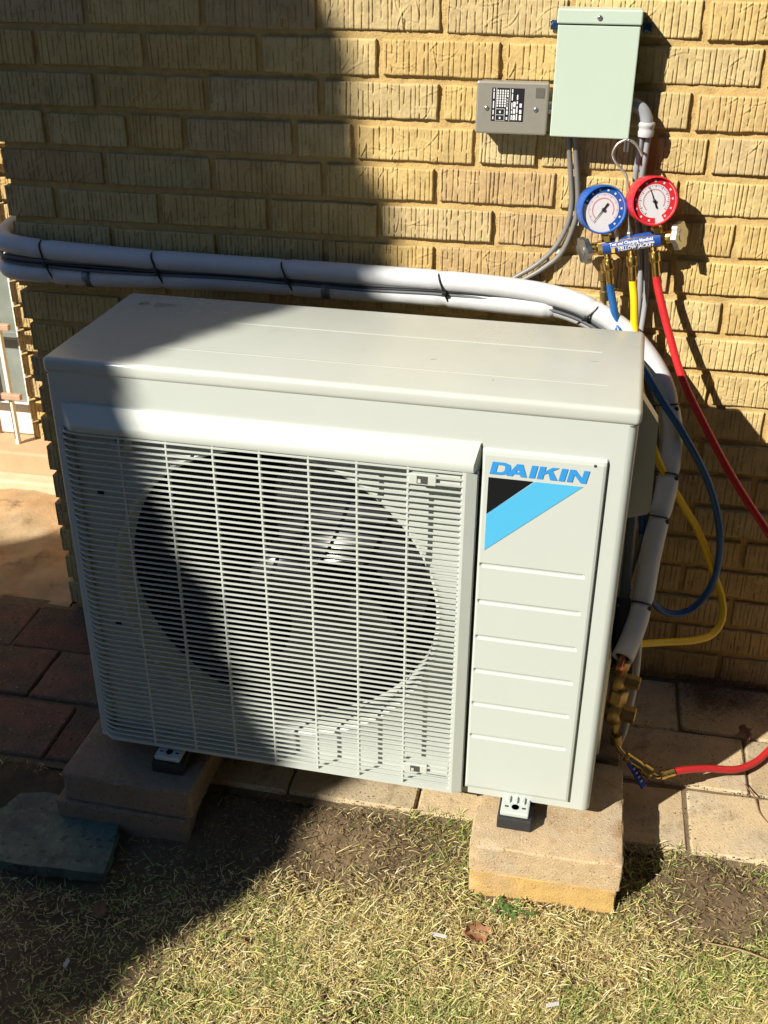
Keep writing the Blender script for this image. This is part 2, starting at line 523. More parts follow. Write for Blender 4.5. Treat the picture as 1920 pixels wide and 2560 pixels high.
pmesh = [slab_mesh(0.2315, 0.1525, 0.05, s) for s in range(5)]
pmesh_r = [mm.copy() for mm in pmesh]
for mm in pmesh: mm.materials.append(M['paver'])
for mm in pmesh_r: mm.materials.append(M['paver_red'])
rows = ((-0.088, 0.052), (-0.243, 0.170), (-0.405, 0.052))
for ri, (yc, off) in enumerate(rows):
    for k in range(-6, 12):
        xc = off + 0.1175 + (k - 1) * 0.235 - (0.0 if ri != 1 else 0.0)
        if xc < -1.4 or xc > 2.9: continue
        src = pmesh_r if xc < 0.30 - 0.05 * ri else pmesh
        o = bpy.data.objects.new('paver', src[rng.randrange(5)])
        COL.objects.link(o)
        o.location = (xc + rng.uniform(-.002, .002), yc + rng.uniform(-.002, .002), 0.045 + rng.uniform(-.003, .002))
        o.rotation_euler = (rng.uniform(-.012, .012), rng.uniform(-.012, .012), rng.uniform(-.012, .012) + (math.pi if rng.random() < .5 else 0))
        o.parent = patio

# rough cement apron in the recess beyond the wall corner
ap = MB()
axs = np.linspace(-1.6, -0.125, 60); ays = np.linspace(-0.012, 0.50, 28)
AX, AY = np.meshgrid(axs, ays)
AZ = 0.043 + (fnoise(AX * 7, AY * 7, 21) - 0.5) * 0.02 + (fnoise(AX * 21, AY * 13 + AX * 9, 22) - 0.5) * 0.020 + (fnoise(AX * 60, AY * 60, 23) - 0.5) * 0.007
AZ[0, :] = 0.02
ap.add(list(zip(AX.ravel(), AY.ravel(), AZ.ravel())),
       [(j * 60 + i, j * 60 + i + 1, (j + 1) * 60 + i + 1, (j + 1) * 60 + i) for j in range(27) for i in range(59)], True)
tag(ap.build('cement_ground', M['cement']), kind='structure')


# ================================================================== brick wall
H = 0.0671
def row_z(r): return 1.29 - r * H


def brick_mesh(L, seed, h=0.0568, depth=0.055):
    """scored brick: face at y=0 looking to -y, x 0..L, z centred"""
    r = np.random.default_rng(seed)
    nxg = max(40, int(L / 0.00085)); nzg = 30
    x = np.linspace(0, L, nxg); z = np.linspace(-h / 2, h / 2, nzg)
    X, Z = np.meshgrid(x, z)
    D = np.zeros_like(X)                                        # positive = pushed in
    pos = r.uniform(0.003, 0.007)
    while pos < L - 0.003:
        amp = r.uniform(0.0018, 0.0036); wid = r.uniform(0.0006, 0.0011)
        wander = pos + (fnoise(Z * 40 + r.uniform(0, 99), Z * 0, seed) - 0.5) * 0.0013
        gate = np.clip((fnoise(Z * 95 + r.uniform(0, 99), Z * 0 + r.uniform(0, 50), seed + 3) - 0.22) * 5, 0.0, 1)
        D += amp * gate * np.exp(-np.abs((X - wander) / wid) ** 3)
        pos += r.uniform(0.0060, 0.0135)
    for _ in range(int(L / 0.2032 * 9)):                          # pressed scratches
        cx, cz = r.uniform(0, L), r.uniform(-h / 2, h / 2)
        a = r.uniform(-0.9, 0.9) + (0 if r.random() < .7 else 1.2); ln = r.uniform(0.012, 0.03); k = r.uniform(-18, 18)
        u = (X - cx) * math.cos(a) + (Z - cz) * math.sin(a)
        w = -(X - cx) * math.sin(a) + (Z - cz) * math.cos(a) - k * u * u
        env = np.clip(1.3 - np.abs(u) / ln, 0, 1)
        D += env * (0.0010 * np.exp(-(w / 0.0009) ** 2) - 0.0013 * np.exp(-((w - 0.0018) / 0.0011) ** 2))
    D += (fnoise(X * 55, Z * 55, seed + 5) - 0.5) * 0.0010 + (fnoise(X * 200, Z * 200, seed + 6) - 0.5) * 0.0008
    ex = np.minimum(X, L - X); ez = np.minimum(Z + h / 2, h / 2 - Z)
    e = np.minimum(ex, ez)
    D += 0.0022 * np.clip(1 - e / 0.0020, 0, 1) ** 2
    # slightly uneven outline
    wob = 0.0010
    Xo = X + np.where(X < L / 2, 1, -1) * np.clip(1 - ex / 0.02, 0, 1) * (fnoise(Z * 60, Z * 0 + (X > L / 2) * 7.0, seed + 8)) * wob * 1.4
    Zo = Z + np.where(Z < 0, 1, -1) * np.clip(1 - ez / 0.012, 0, 1) * (fnoise(X * 45, X * 0 + (Z > 0) * 5.0, seed + 9)) * wob * 1.6
    verts = np.stack([Xo.ravel(), D.ravel(), Zo.ravel()], 1).tolist()
    faces = [(j * nxg + i, j * nxg + i + 1, (j + 1) * nxg + i + 1, (j + 1) * nxg + i) for j in range(nzg - 1) for i in range(nxg - 1)]
    border = list(range(nxg)) + [j * nxg + nxg - 1 for j in range(1, nzg)] + [(nzg - 1) * nxg + i for i in range(nxg - 2, -1, -1)] + [j * nxg for j in range(nzg - 2, 0, -1)]
    b0 = len(verts)
    for i in border:
        verts.append((verts[i][0], depth, verts[i][2]))
    nb = len(border)
    for k in range(nb):
        k2 = (k + 1) % nb
        faces.append((border[k2], border[k], b0 + k, b0 + k2))
    me = bpy.data.meshes.new('brick')
    me.from_pydata(verts, [], faces)
    me.polygons.foreach_set('use_smooth', [True] * (len(faces) - nb) + [False] * nb)
    me.update()
    me.materials.append(M['brick'])
    return me


FULL = [brick_mesh(0.193, 100 + i) for i in range(14)]
HALF = [brick_mesh(0.0915, 200 + i) for i in range(5)]
THREE = [brick_mesh(0.150, 300 + i) for i in range(2)]

wall = empty('brick_wall', (0.9, 0.0, 0.0))
tag(wall, 'buff scored-brick house wall behind the outdoor unit', 'wall')
WX0, WX1 = -0.118, 2.45
core = MB()
core.box(WX0 + 0.011, WX1, 0.0150, 0.66, -0.03, 2.75)
# uneven mortar skin in front of the core
mxs = np.arange(WX0 + 0.011, WX1, 0.006); mzs = np.arange(0.0, 1.60, 0.006)
MX, MZ = np.meshgrid(mxs, mzs)
MY = 0.0070 + (fnoise(MX * 60, MZ * 60, 31) - 0.5) * 0.003 + (fnoise(MX * 150, MZ * 150, 32) - 0.5) * 0.0022
nm = len(mxs)
core.add(list(zip(MX.ravel(), MY.ravel(), MZ.ravel())), [(j * nm + i, j * nm + i + 1, (j + 1) * nm + i + 1, (j + 1) * nm + i) for j in range(len(mzs) - 1) for i in range(nm - 1)], True)
core.build('mortar', M['mortar'], wall)


def put_brick(x0, x1, z, rot=0.0, y=0.0):
    L = x1 - x0
    pool, base = (FULL, 0.193) if L > 0.172 else ((THREE, 0.150) if L > 0.12 else (HALF, 0.0915))
    o = bpy.data.objects.new('brick', pool[rng.randrange(len(pool))])
    COL.objects.link(o)
    o.location = (x0, y + rng.uniform(-0.0015, 0.002), z + rng.uniform(-.0012, .0012))
    o.scale = (L / base, 1, rng.uniform(0.975, 1.02))
    o.rotation_euler = (rng.uniform(-.012, .012), rng.uniform(-.004, .004), rng.uniform(-.006, .006))
    if rot:
        o.location = (y + rng.uniform(-0.0015, 0.0015), x0 + L, z)
        o.rotation_euler = (0, 0, -math.pi / 2)
    attach(o, wall)


MODX = 0.2032
special = {3: [-0.0186, 0.1421, 0.2476, 0.4451, 0.5515, 0.7601, 0.8665, 1.0491, 1.1388, 1.342, 1.545, 1.748],
           2: [0.0859, 0.289, 0.492, 0.6955, 0.8985, 1.0421, 1.105, 1.308, 1.511, 1.715]}
for r in range(-4, 19):
    z = row_z(r)
    if r in special:
        js = [WX0 - 0.005] + special[r]
        if r == 2:
            js = [WX0 - 0.005, 0.0859, 0.289, 0.492, 0.6955, 0.8985, 1.1018, 1.305, 1.508, 1.711]
    else:
        off = 0.0865 if r % 2 == 0 else -0.0165
        js = [WX0 - 0.005] + [off + k * MODX for k in range(0, 9)]
    js = [j + (rng.uniform(-.003, .003) if i else rng.uniform(-.006, .006)) for i, j in enumerate(js)]
    while js[-1] < WX1 - 0.1: js.append(js[-1] + MODX)
    for a, b in zip(js[:-1], js[1:]):
        put_brick(a + 0.0052, b - 0.0052, z)
ub = MB()
for r in range(-22, -4):
    off = (0.0865 if r % 2 == 0 else -0.0165) - 0.1
    for k in range(0, 13):
        x0_, x1_ = max(WX0, off + (k - 1) * MODX + 0.105), min(WX1, off + k * MODX + 0.095)
        if x1_ - x0_ > 0.03: ub.box(x0_, x1_, 0.0, 0.05, row_z(r) - 0.0275, row_z(r) + 0.0275)
tag(ub.build('upper_bricks', M['brick'], wall), kind='stuff')
# return of the wall into the recess
for r in range(-1, 19):
    z = row_z(r)
    js = [0.066, 0.17, 0.373, 0.576] if r % 2 else [0.066, 0.271, 0.474, 0.655]
    for a, b in zip(js[:-1], js[1:]):
        put_brick(a + 0.005, b - 0.005, z, rot=1, y=WX0 - 0.002)

# ------------------------------------------------------------------ recessed wing with barred window
wing = empty('recessed_brick_wall', (-0.9, 0.64, 0.0))
tag(wing, 'sunlit recessed brick wall left of the corner, around the barred window', 'wall')
wc = MB()
wc.box(-0.51, WX0 + 0.02, 0.662, 0.80, -0.03, 2.75)
wc.box(-2.6, -1.45, 0.652, 0.80, -0.03, 2.75)
wc.box(-1.45, -0.51, 0.652, 0.80, 1.40, 2.75)
wc.build('mortar', M['mortar'], wing)
for r in range(-4, 19):
    z = row_z(r)
    for a, b in (((-0.520, -0.420), (-0.415, -0.215), (-0.210, -0.125)) if r % 2 else ((-0.520, -0.320), (-0.315, -0.125))):
        o = bpy.data.objects.new('brick', (FULL if b - a > .15 else HALF)[rng.randrange(5)])
        COL.objects.link(o)
        o.location = (a, 0.643, z); o.scale = ((b - a - .006) / (0.193 if b - a > .15 else 0.0915), 1, 1)
        attach(o, wing)

win = empty('barred_window', (-0.95, 0.64, 0.16))
tag(win, 'white window with grey panes behind salmon security bars, at the left edge', 'window')
b = MB()
b.box(-1.44, -0.523, 0.655, 0.70, 0.135, 0.225, 0.004)
b.box(-0.530, -0.523, 0.657, 0.70, 0.225, 1.39, 0.002)
b.box(-1.44, -1.40, 0.657, 0.70, 0.225, 1.39, 0.004)
b.build('frame', M['winwhite'], win)
for k, zz in enumerate((0.225, 0.425, 0.625, 0.825, 1.025)):
    b = MB(); b.box(-1.40, -0.531, 0.672, 0.682, zz + 0.002, zz + 0.196)
    b.build('pane', M['glass'], win)
    if k:
        b = MB(); b.box(-1.40, -0.531, 0.664, 0.690, zz - 0.008, zz + 0.008, 0.002); b.build('glazing_bar', M['glass'], win)
for xx in (-0.545, -0.68, -0.83, -0.98, -1.13):
    b = MB(); b.box(xx - 0.0055, xx + 0.0055, 0.595, 0.609, 0.12, 1.30, 0.002); b.build('vertical_bar', M['winwhite'], win)
for zz in (0.279, 0.476, 0.70, 0.92, 1.15):
    b = MB(); b.box(-1.45, -0.505, 0.580, 0.594, zz - 0.008, zz + 0.008, 0.002); b.build('cross_bar', M['rustpaint'], win)
b = MB(); b.box(-0.582, -0.572, 0.565, 0.579, 0.175, 0.30, 0.002); b.build('latch_bar', M['rustpaint'], win)
st = empty('stone_window_sill', (-0.95, 0.55, 0.03))
tag(st, 'stepped tan stone sill under the barred window', 'sill')
b = MB(); b.box(-1.6, WX0 - 0.004, 0.545, 0.70, 0.0, 0.132, 0.006); b.build('sill_block', M['sill'], st)
b = MB(); b.box(-1.6, WX0 - 0.004, 0.492, 0.545, 0.0, 0.072, 0.006); b.build('curb', M['curb'], st)


# ================================================================== outdoor unit
UX, UY, UZ, UA = 0.19273, -0.50877, 0.14736, -0.02385
W_, D_, H_ = 0.8598, 0.3130, 0.7137
unit = empty('outdoor_heat_pump_unit', (UX, UY, UZ), UA)
tag(unit, 'ivory outdoor heat pump unit with slatted fan grille and blue logo', 'heat pump')
UM = mtx(unit)

GX0, GX1, GV0, GV1 = 0.018, 0.648, 0.012, 0.642
LV = 0.6895                                                  # bottom edge of the lid lip


def casing():
    b = MB()
    rl, rr = 0.006, 0.013
    # plan outline, counter-clockwise from front-left
    front_u = [rl, GX0, GX1, W_ - rr]
    rowsv = [0.0, GV0, GV1, LV + 0.004]
    for j in range(3):
        for i in range(3):
            if i == 1 and j == 1: continue
            a, c = front_u[i], front_u[i + 1]
            b.add([(a, 0, rowsv[j]), (c, 0, rowsv[j]), (c, 0, rowsv[j + 1]), (a, 0, rowsv[j + 1])], [(0, 1, 2, 3)])
    def arc(cx, cy, r, a0, a1, n=6):
        return [(cx + r * math.cos(a0 + (a1 - a0) * k / n), cy + r * math.sin(a0 + (a1 - a0) * k / n)) for k in range(n + 1)]
    right = arc(W_ - rr, rr, rr, -math.pi / 2, 0) + arc(W_ - rl, D_ - rl, rl, 0, math.pi / 2) + arc(rl, D_ - rl, rl, math.pi / 2, math.pi) + arc(rl, rl, rl, math.pi, 1.5 * math.pi)
    vs = []
    for (x, y) in right: vs += [(x, y, 0.0), (x, y, LV + 0.004)]
    b.add(vs, [(2 * i, 2 * i + 2, 2 * i + 3, 2 * i + 1) for i in range(len(right) - 1)], True)
    b.add([(x, y, 0.001) for x, y in right], [tuple(range(len(right)))])
    # reveals of the fan opening
    t = 0.030
    b.add([(GX0, 0, GV0), (GX1, 0, GV0), (GX1, 0, GV1), (GX0, 0, GV1), (GX0, t, GV0), (GX1, t, GV0), (GX1, t, GV1), (GX0, t, GV1)],
          [(0, 1, 5, 4), (1, 2, 6, 5), (2, 3, 7, 6), (3, 0, 4, 7)])
    return b


casing().build('casing', M['paint'], unit, True)

lid = MB()
lid.box(-0.0022, W_ + 0.0022, -0.0024, D_ + 0.003, LV, H_, 0.0075, 4)
lid_o = lid.build('lid', M['paint_lid'], unit, True, smooth_angle=50)
for ly, u0, u1 in ((0.206, 0.10, 0.80), (0.077, 0.10, 0.815)):
    b = MB(); b.box(u0, u1, ly - 0.0022, ly + 0.0022, H_ - 0.001, H_ + 0.00035, 0.0003, 2)
    b.build('lid_crease', M['paint_lid'], lid_o, True)
b = MB()
for k in range(20):
    a0, a1 = 2 * math.pi * k / 20, 2 * math.pi * (k + 1) / 20
    c0, c1, s0, s1 = math.cos(a0), math.cos(a1), math.sin(a0), math.sin(a1)
    ro, ri = 0.0095, 0.0078
    b.add([(0.046 + ro * c0, 0.262 + ro * s0, H_ + .0004), (0.046 + ro * c1, 0.262 + ro * s1, H_ + .0004), (0.046 + ri * c1, 0.262 + ri * s1, H_ + .0004), (0.046 + ri * c0, 0.262 + ri * s0, H_ + .0004)], [(0, 1, 2, 3)])
MT = Matrix.Translation((0.046, 0.262, 0))
b.box(-0.0085, 0.0085, -0.0009, 0.0009, H_ + .0003, H_ + .0006, M=MT @ Matrix.Rotation(0.8, 4, 'Z'))
b.box(-0.006, 0.0, -0.003, 0.001, H_ + .0003, H_ + .0006, M=MT)
for k, ln in enumerate((0.046, 0.030, 0.040, 0.022)):
    x = 0.066
    while x < 0.066 + ln:
        w = rng.uniform(0.002, 0.006)
        b.box(x, x + w, 0.267 - k * 0.005, 0.2684 - k * 0.005, H_ + .0003, H_ + .0005)
        x += w + 0.0015
b.build('printed_mark', M['greyprint'], lid_o, True)

# right front panel with pressed grooves ------------------------------------
b = MB()
pu = [0.6525, 0.6550, 0.658, 0.661, 0.805, 0.808, 0.811, 0.820, 0.8235, 0.8262]
groove_v = [0.4522, 0.3883, 0.3236, 0.2604, 0.1953, 0.1300]
pv = [0.0140, 0.0175, 0.022]
for gv in reversed(groove_v):
    pv += [gv - 0.0062, gv - 0.0048, gv - 0.0028, gv - 0.0002, gv + 0.0012, gv + 0.0028]
pv += [0.629, 0.6345, 0.6385]
PD = 0.0065


def panel_y(i, j):
    if i in (0, len(pu) - 1) or j in (0, len(pv) - 1): return 0.0015
    if i == len(pu) - 2 or j in (1, len(pv) - 2) or i == 1: return -PD + 0.0012
    v = pv[j]
    if 3 <= i <= 5 - 0 and pu[i] > 0.6565 and pu[i] < 0.8095:
        for gv in groove_v:
            if gv - 0.0050 < v < gv + 0.0015:
                d = 0.0024 if gv - 0.003 < v < gv + 0.0005 else 0.0008
                return -PD + d
    return -PD


vs = [(u, panel_y(i, j), v) for j, v in enumerate(pv) for i, u in enumerate(pu)]
n = len(pu)
b.add(vs, [(j * n + i, j * n + i + 1, (j + 1) * n + i + 1, (j + 1) * n + i) for j in range(len(pv) - 1) for i in range(n - 1)], False)
panel = b.build('front_panel', M['paint'], unit, True, smooth_angle=9)
b = MB(); b.box(GX1 - 0.0005, 0.6530, -0.0006, 0.004, 0.010, 0.6395); b.build('panel_seam', M['seam'], unit, True)
b = MB(); b.box(0.002, W_ - 0.002, 0.0002, 0.01, LV - 0.0012, LV + 0.0002); b.build('lid_gap', M['seam'], unit, True)


b = MB()
b.lathe([(0.0022, 0), (0.0022, 0.0006), (0.001, 0.001)], 10, M=axis_matrix((0.8085, -PD, 0.6290), (0, -1, 0))); b.build('panel_screw', M['seam'], panel, True)
for (sx_, sy_, sl_, sr_) in ((0.560, 0.120, 0.010, 0.6), (0.655, 0.060, 0.004, 1.2), (0.790, 0.165, 0.012, 0.1)):
    b = MB(); b.box(-sl_ / 2, sl_ / 2, -0.0004, 0.0004, H_ + .0002, H_ + .0004, M=Matrix.Translation((sx_, sy_, 0)) @ Matrix.Rotation(sr_, 4, 'Z'))
    b.build('scuff_mark', M['greyprint'], lid_o, True)

# logo and lettering -----------------------------------------------------------
def flat_poly(polys, y, name, m_, parent):
    bm = MB()
    for p in polys:
        bm.add([(u, y, v) for u, v in p] + [(u, y + 0.0006, v) for u, v in p],
               [tuple(range(len(p)))] + [(i, (i + 1) % len(p), len(p) + (i + 1) % len(p), len(p) + i) for i in range(len(p))])
    return bm.build(name, m_, parent, True)


YP = -PD - 0.0007
flat_poly([[(0.6640, 0.5955), (0.7265, 0.5955), (0.6640, 0.5370)]], YP, 'black_logo_triangle', M['brandblack'], panel)
flat_poly([[(0.7285, 0.5955), (0.7950, 0.5955), (0.6640, 0.4765), (0.6640, 0.5360)]], YP, 'blue_logo_band', M['brandsky'], panel)
LU, LVV, LW, LH = 0.6650, 0.6010, 0.1335 / 430.0, 0.0196 / 100.0


def lt(pts, shear=0.19):
    return [(LU + (x + y * shear * LH / LW) * LW, LVV + y * LH) for x, y in pts]


def quads(*q): return [lt(x) for x in q]


def letter_D(x):
    out = [(x, 0)]
    o = [(x, 0), (x + 52, 0), (x + 76, 10), (x + 88, 32), (x + 88, 62), (x + 80, 88), (x + 58, 100), (x, 100)]
    i = [(x + 27, 22), (x + 46, 22), (x + 57, 27), (x + 62, 40), (x + 62, 60), (x + 58, 74), (x + 46, 78), (x + 27, 78)]
    return [lt([o[k], o[(k + 1) % 8], i[(k + 1) % 8], i[k]]) for k in range(8)]


letters = []
letters += letter_D(0)
xa = 76
letters += quads([(xa, 0), (xa + 27, 0), (xa + 60, 100), (xa + 34, 100)], [(xa + 34, 100), (xa + 60, 100), (xa + 92, 0), (xa + 64, 0)],
                 [(xa + 22, 18), (xa + 72, 18), (xa + 66, 36), (xa + 28, 36)])
letters += quads([(176, 0), (203, 0), (203, 100), (176, 100)])
xk = 212
letters += quads([(xk, 0), (xk + 27, 0), (xk + 27, 100), (xk, 100)], [(xk + 27, 38), (xk + 27, 64), (xk + 54, 100), (xk + 86, 100)],
                 [(xk + 40, 58), (xk + 60, 70), (xk + 92, 0), (xk + 60, 0)])
letters += quads([(308, 0), (335, 0), (335, 100), (308, 100)])
xn = 344
letters += quads([(xn, 0), (xn + 25, 0), (xn + 25, 100), (xn, 100)], [(xn + 61, 0), (xn + 86, 0), (xn + 86, 100), (xn + 61, 100)],
                 [(xn + 24, 100), (xn, 100), (xn + 62, 0), (xn + 86, 0)])
bm_ = MB()
for k, p in enumerate(letters):
    yy = YP - 0.00002 * k
    bm_.add([(u, yy, v) for u, v in p], [tuple(range(len(p)))])
bm_.build('brand_lettering', M['brandblue'], panel, True)

# fan grille ------------------------------------------------------------------
GP = -0.0165
b = MB()
top = [(0.0165, 0.0005, 0.6425), (0.6425, 0.0005, 0.6415)]
# brow: sloped hood above the slats
prof = [(0.0005, 0.6445), (-0.0035, 0.6440), (-0.0172, 0.6180), (-0.0182, 0.6155), (-0.0182, 0.6075), (-0.0172, 0.6045), (-0.010, 0.6040), (0.0005, 0.6040)]
ends = []
for side in (0, 1):
    for i, (py, pz) in enumerate(prof):
        f = min(1, max(0, -py / 0.0182))
        u = (0.0175 + 0.020 * f) if side == 0 else (0.6518 - 0.008 * f)
        ends.append((u, py, pz))
n = len(prof)
b.add(ends, [(i, (i + 1) % n, n + (i + 1) % n, n + i) for i in range(n)] + [tuple(range(n)), tuple(reversed(range(n, 2 * n)))])
# right cheek
ck = [(0.6270, GP + 0.004), (0.6300, GP - 0.001), (0.6340, GP - 0.0012), (0.6490, -0.0120), (0.6505, -0.010), (0.6505, 0.0005), (0.628, 0.0005)]
b.prism(ck, 0.011, 0.6034)
# bottom rail
b.prism([(0.012, -0.006), (0.030, GP - 0.001), (0.6345, GP - 0.001), (0.650, -0.011), (0.650, 0.0006), (0.012, 0.0006)], 0.0085, 0.0150)
# left return strip
b.box(0.0120, 0.0175, -0.006, 0.0006, 0.0151, 0.6034, 0.0015)
gr = b.build('fan_grille', M['grille'], unit, True, smooth_angle=22)
# slats (horizontal bars), all sharing one mesh
sb = MB()
sp = [(0.0168, 0.0020, 0), (0.0175, -0.0040, 0), (0.0215, -0.0100, 0), (0.0290, -0.0138, 0), (0.0400, -0.0158, 0), (0.0600, -0.0164, 0), (0.345, -0.0167, 0), (0.627, -0.0164, 0), (0.632, -0.0150, 0)]
vs = []
cs = [(-0.30, -0.0013), (-0.30, 0.0013), (0.05, 0.0016), (0.28, 0.0011), (0.28, -0.0008), (0.05, -0.0015)]
for i, p in enumerate(sp):
    a = Vector(sp[max(0, i - 1)]); c = Vector(sp[min(len(sp) - 1, i + 1)])
    t = (c - a).normalized(); nn = Vector((-t.y, t.x, 0))
    for q, zz in cs:
        vs.append(Vector(p) + nn * (q * 0.0050) + Vector((0, 0, zz)))
k = len(cs)
sb.add(vs, [(i * k + j, i * k + (j + 1) % k, (i + 1) * k + (j + 1) % k, (i + 1) * k + j) for i in range(len(sp) - 1) for j in range(k)], True)
sb.add(vs[-k:], [tuple(range(k))])
slat_me = sb.mesh('slat')
bmq = bmesh.new(); bmq.from_mesh(slat_me); bmesh.ops.recalc_face_normals(bmq, faces=bmq.faces); bmq.to_mesh(slat_me); bmq.free()
slat_me.materials.append(M['grille'])
slat_me.polygons.foreach_set('use_smooth', [True] * len(slat_me.polygons))
slat_me.set_sharp_from_angle(angle=math.radians(60))
v = 0.0245
while v < 0.602:
    o = bpy.data.objects.new('slat', slat_me); COL.objects.link(o)
    o.location = (0, 0, v); o.parent = gr
    v += 0.01012
for uu in (0.1118, 0.1868, 0.2595, 0.3310, 0.4050, 0.4765, 0.5513):
    b = MB(); b.box(uu - 0.0019, uu + 0.0019, -0.0175, -0.0110, 0.0152, 0.6034, 0.0009, 1)
    b.build('grille_rib', M['grille'], gr, True)
for vv in (0.586, 0.050):
    b = MB()
    b.box(0.552, 0.592, -0.0182, -0.0120, vv - 0.0085, vv + 0.0085, 0.0012)
    b.box(0.552, 0.626, -0.0120, 0.0, vv - 0.011, vv + 0.011, 0.001)
    cl = b.build('clip_plate', M['grille'], gr, True)
    b = MB(); b.box(0.564, 0.580, -0.0186, -0.0180, vv - 0.0062, vv + 0.0058, 0.0002); b.build('clip_slot', M['seam'], cl, True)
    b = MB(); b.box(0.5655, 0.5700, -0.0190, -0.0185, vv - 0.0050, vv + 0.0010, 0.0002); b.build('clip_tooth', M['grille'], cl, True)
for vv in (0.486, 0.236):
    b = MB(); b.box(0.048, 0.058, 0.0180, 0.0215, vv - 0.004, vv + 0.004); b.build('shroud_slot', M['dark_in'], unit, True)
b = MB(); b.box(0.100, 0.116, -0.012, 0.02, 0.568, 0.592, 0.001); b.build('grille_clip', M['grille'], gr, True)

# shroud plate with bell mouth, chamber and fan
FC, FV, FR = 0.330, 0.322, 0.265
b = MB()
NS = 72
inner = []; outer = []
for k in range(NS):
    a = 2 * math.pi * k / NS
    c, s = math.cos(a), math.sin(a)
    inner.append((FC + (FR + 0.012) * c, FV + (FR + 0.012) * s))
    tx = (GX1 - 0.001 - FC) / c if c > 1e-6 else ((GX0 + 0.001 - FC) / c if c < -1e-6 else 1e9)
    tz = (GV1 - 0.001 - FV) / s if s > 1e-6 else ((GV0 + 0.001 - FV) / s if s < -1e-6 else 1e9)
    t = min(tx, tz)
    outer.append((FC + t * c, FV + t * s))
ring = [(FR + 0.012, 0.0195), (FR + 0.004, 0.0155), (FR - 0.001, 0.0185), (FR - 0.003, 0.027), (FR - 0.003, 0.075)]
vs = [(u, 0.0195, v) for u, v in outer]
for r_, y_ in ring:
    vs += [(FC + r_ * math.cos(2 * math.pi * k / NS), y_, FV + r_ * math.sin(2 * math.pi * k / NS)) for k in range(NS)]
fs = []
for l in range(len(ring)):
    for k in range(NS):
        k2 = (k + 1) % NS
        fs.append((l * NS + k, l * NS + k2, (l + 1) * NS + k2, (l + 1) * NS + k))
b.add(vs, fs, True)
b.build('fan_shroud', M['grille'], unit, True, smooth_angle=35)
b = MB()
for x0, x1, y0, y1, z0, z1 in ((GX0 - 0.008, GX1 + 0.006, 0.285, 0.295, 0.01, 0.68), (GX0 - 0.012, GX0 - 0.006, 0.03, 0.285, 0.01, 0.68), (GX1 + 0.001, GX1 + 0.006, 0.0755, 0.285, 0.01, 0.68),
                               (GX0 - 0.005, GX1, 0.03, 0.285, 0.655, 0.66), (GX0 - 0.005, GX1, 0.0755, 0.285, 0.004, 0.008)):
    b.box(x0, x1, y0, y1, z0, z1)
b.box(0.30, 0.365, 0.20, 0.24, 0.008, 0.655)
b.build('fan_chamber', M['dark_in'], unit, True)
fan = MB()
fan.lathe([(0.0, 0.0), (0.030, 0.002), (0.052, 0.010), (0.060, 0.022), (0.060, 0.075)], 32, M=Matrix.Translation((FC, 0.052, FV)) @ Matrix.Rotation(-math.pi / 2, 4, 'X'), caps=False)
hub = fan.build('fan_hub', M['fan'], unit, True)
for kb in range(3):
    a0 = math.radians(75 + 120 * kb)
    b = MB()
    NR, NA = 10, 14
    vs = []
    for side in (0, 1):
        for i in range(NR):
            rr = 0.056 + (0.254 - 0.056) * i / (NR - 1)
            fr = i / (NR - 1)
            span = math.radians(62 + 30 * fr)
            sweep = math.radians(-38 * fr ** 1.4)
            for j in range(NA):
                tj = j / (NA - 1)
                aa = a0 + sweep + span * (tj - 0.5)
                r2 = rr - (0.03 * fr * (1 - math.sin(math.pi * min(1, max(0, tj * 0.85 + 0.1)))) if fr > .6 else 0)
                yy = 0.062 + 0.075 * tj * (0.75 + 0.25 * fr) + 0.012 * math.sin(math.pi * tj) + (0.0022 if side else 0)
                vs.append((FC + r2 * math.cos(aa), yy, FV + r2 * math.sin(aa)))
    fs = []
    o2 = NR * NA
    for i in range(NR - 1):
        for j in range(NA - 1):
            fs.append((i * NA + j, i * NA + j + 1, (i + 1) * NA + j + 1, (i + 1) * NA + j))
            fs.append((o2 + i * NA + j, o2 + (i + 1) * NA + j, o2 + (i + 1) * NA + j + 1, o2 + i * NA + j + 1))
    b.add(vs, fs, True)
    b.build('fan_blade', M['fan'], unit, True)

# feet ------------------------------------------------------------------------
for uu in (0.1375, 0.7400):
    b = MB()
    b.box(uu - 0.022, uu + 0.024, -0.036, 0.34, -0.0050, 0.004, 0.002)
    [b.box(uu + q - 0.0025, uu + q + 0.0025, -0.014, 0.0, 0.0035, 0.0075, 0.0008) for q in (-0.011, 0.001, 0.013)]
    ft = b.build('foot', M['paint'], unit, True)
    b = MB(); b.lathe([(0.0, 0.0046), (0.0062, 0.0046)], 16, M=Matrix.Translation((uu + 0.001, -0.022, 0))); b.build('bolt_hole', M['dark_in'], ft, True)
    for dx in (-0.013, 0.015):
        b = MB(); b.box(uu + dx - 0.003, uu + dx + 0.003, -0.024, -0.021, 0.0041, 0.0046); b.build('foot_slot', M['dark_in'], ft, True)
    for y0, y1 in ((-0.042, 0.05), (0.27, 0.35)):
        b = MB(); b.box(uu - 0.026, uu + 0.030, y0, y1, -0.0275, -0.0052, 0.002); b.build('rubber_pad', M['rubber'], unit, True)

# service cover on the right side and valves (world coordinates)
b = MB()
poly = [(1.050, 0.829), (1.060, 0.826), (1.086, 0.790), (1.0925, 0.648), (1.088, 0.640), (1.050, 0.627)]
b.prism(poly, 0.0, 0.03, M=Matrix(((1, 0, 0, 0), (0, 0, 1, -0.405), (0, 1, 0, 0), (0, 0, 0, 1))))
b.build('service_cover', mat('cream_cover_plastic', (0.60, 0.58, 0.49), 0.4, var=0.04, vscale=20), unit)

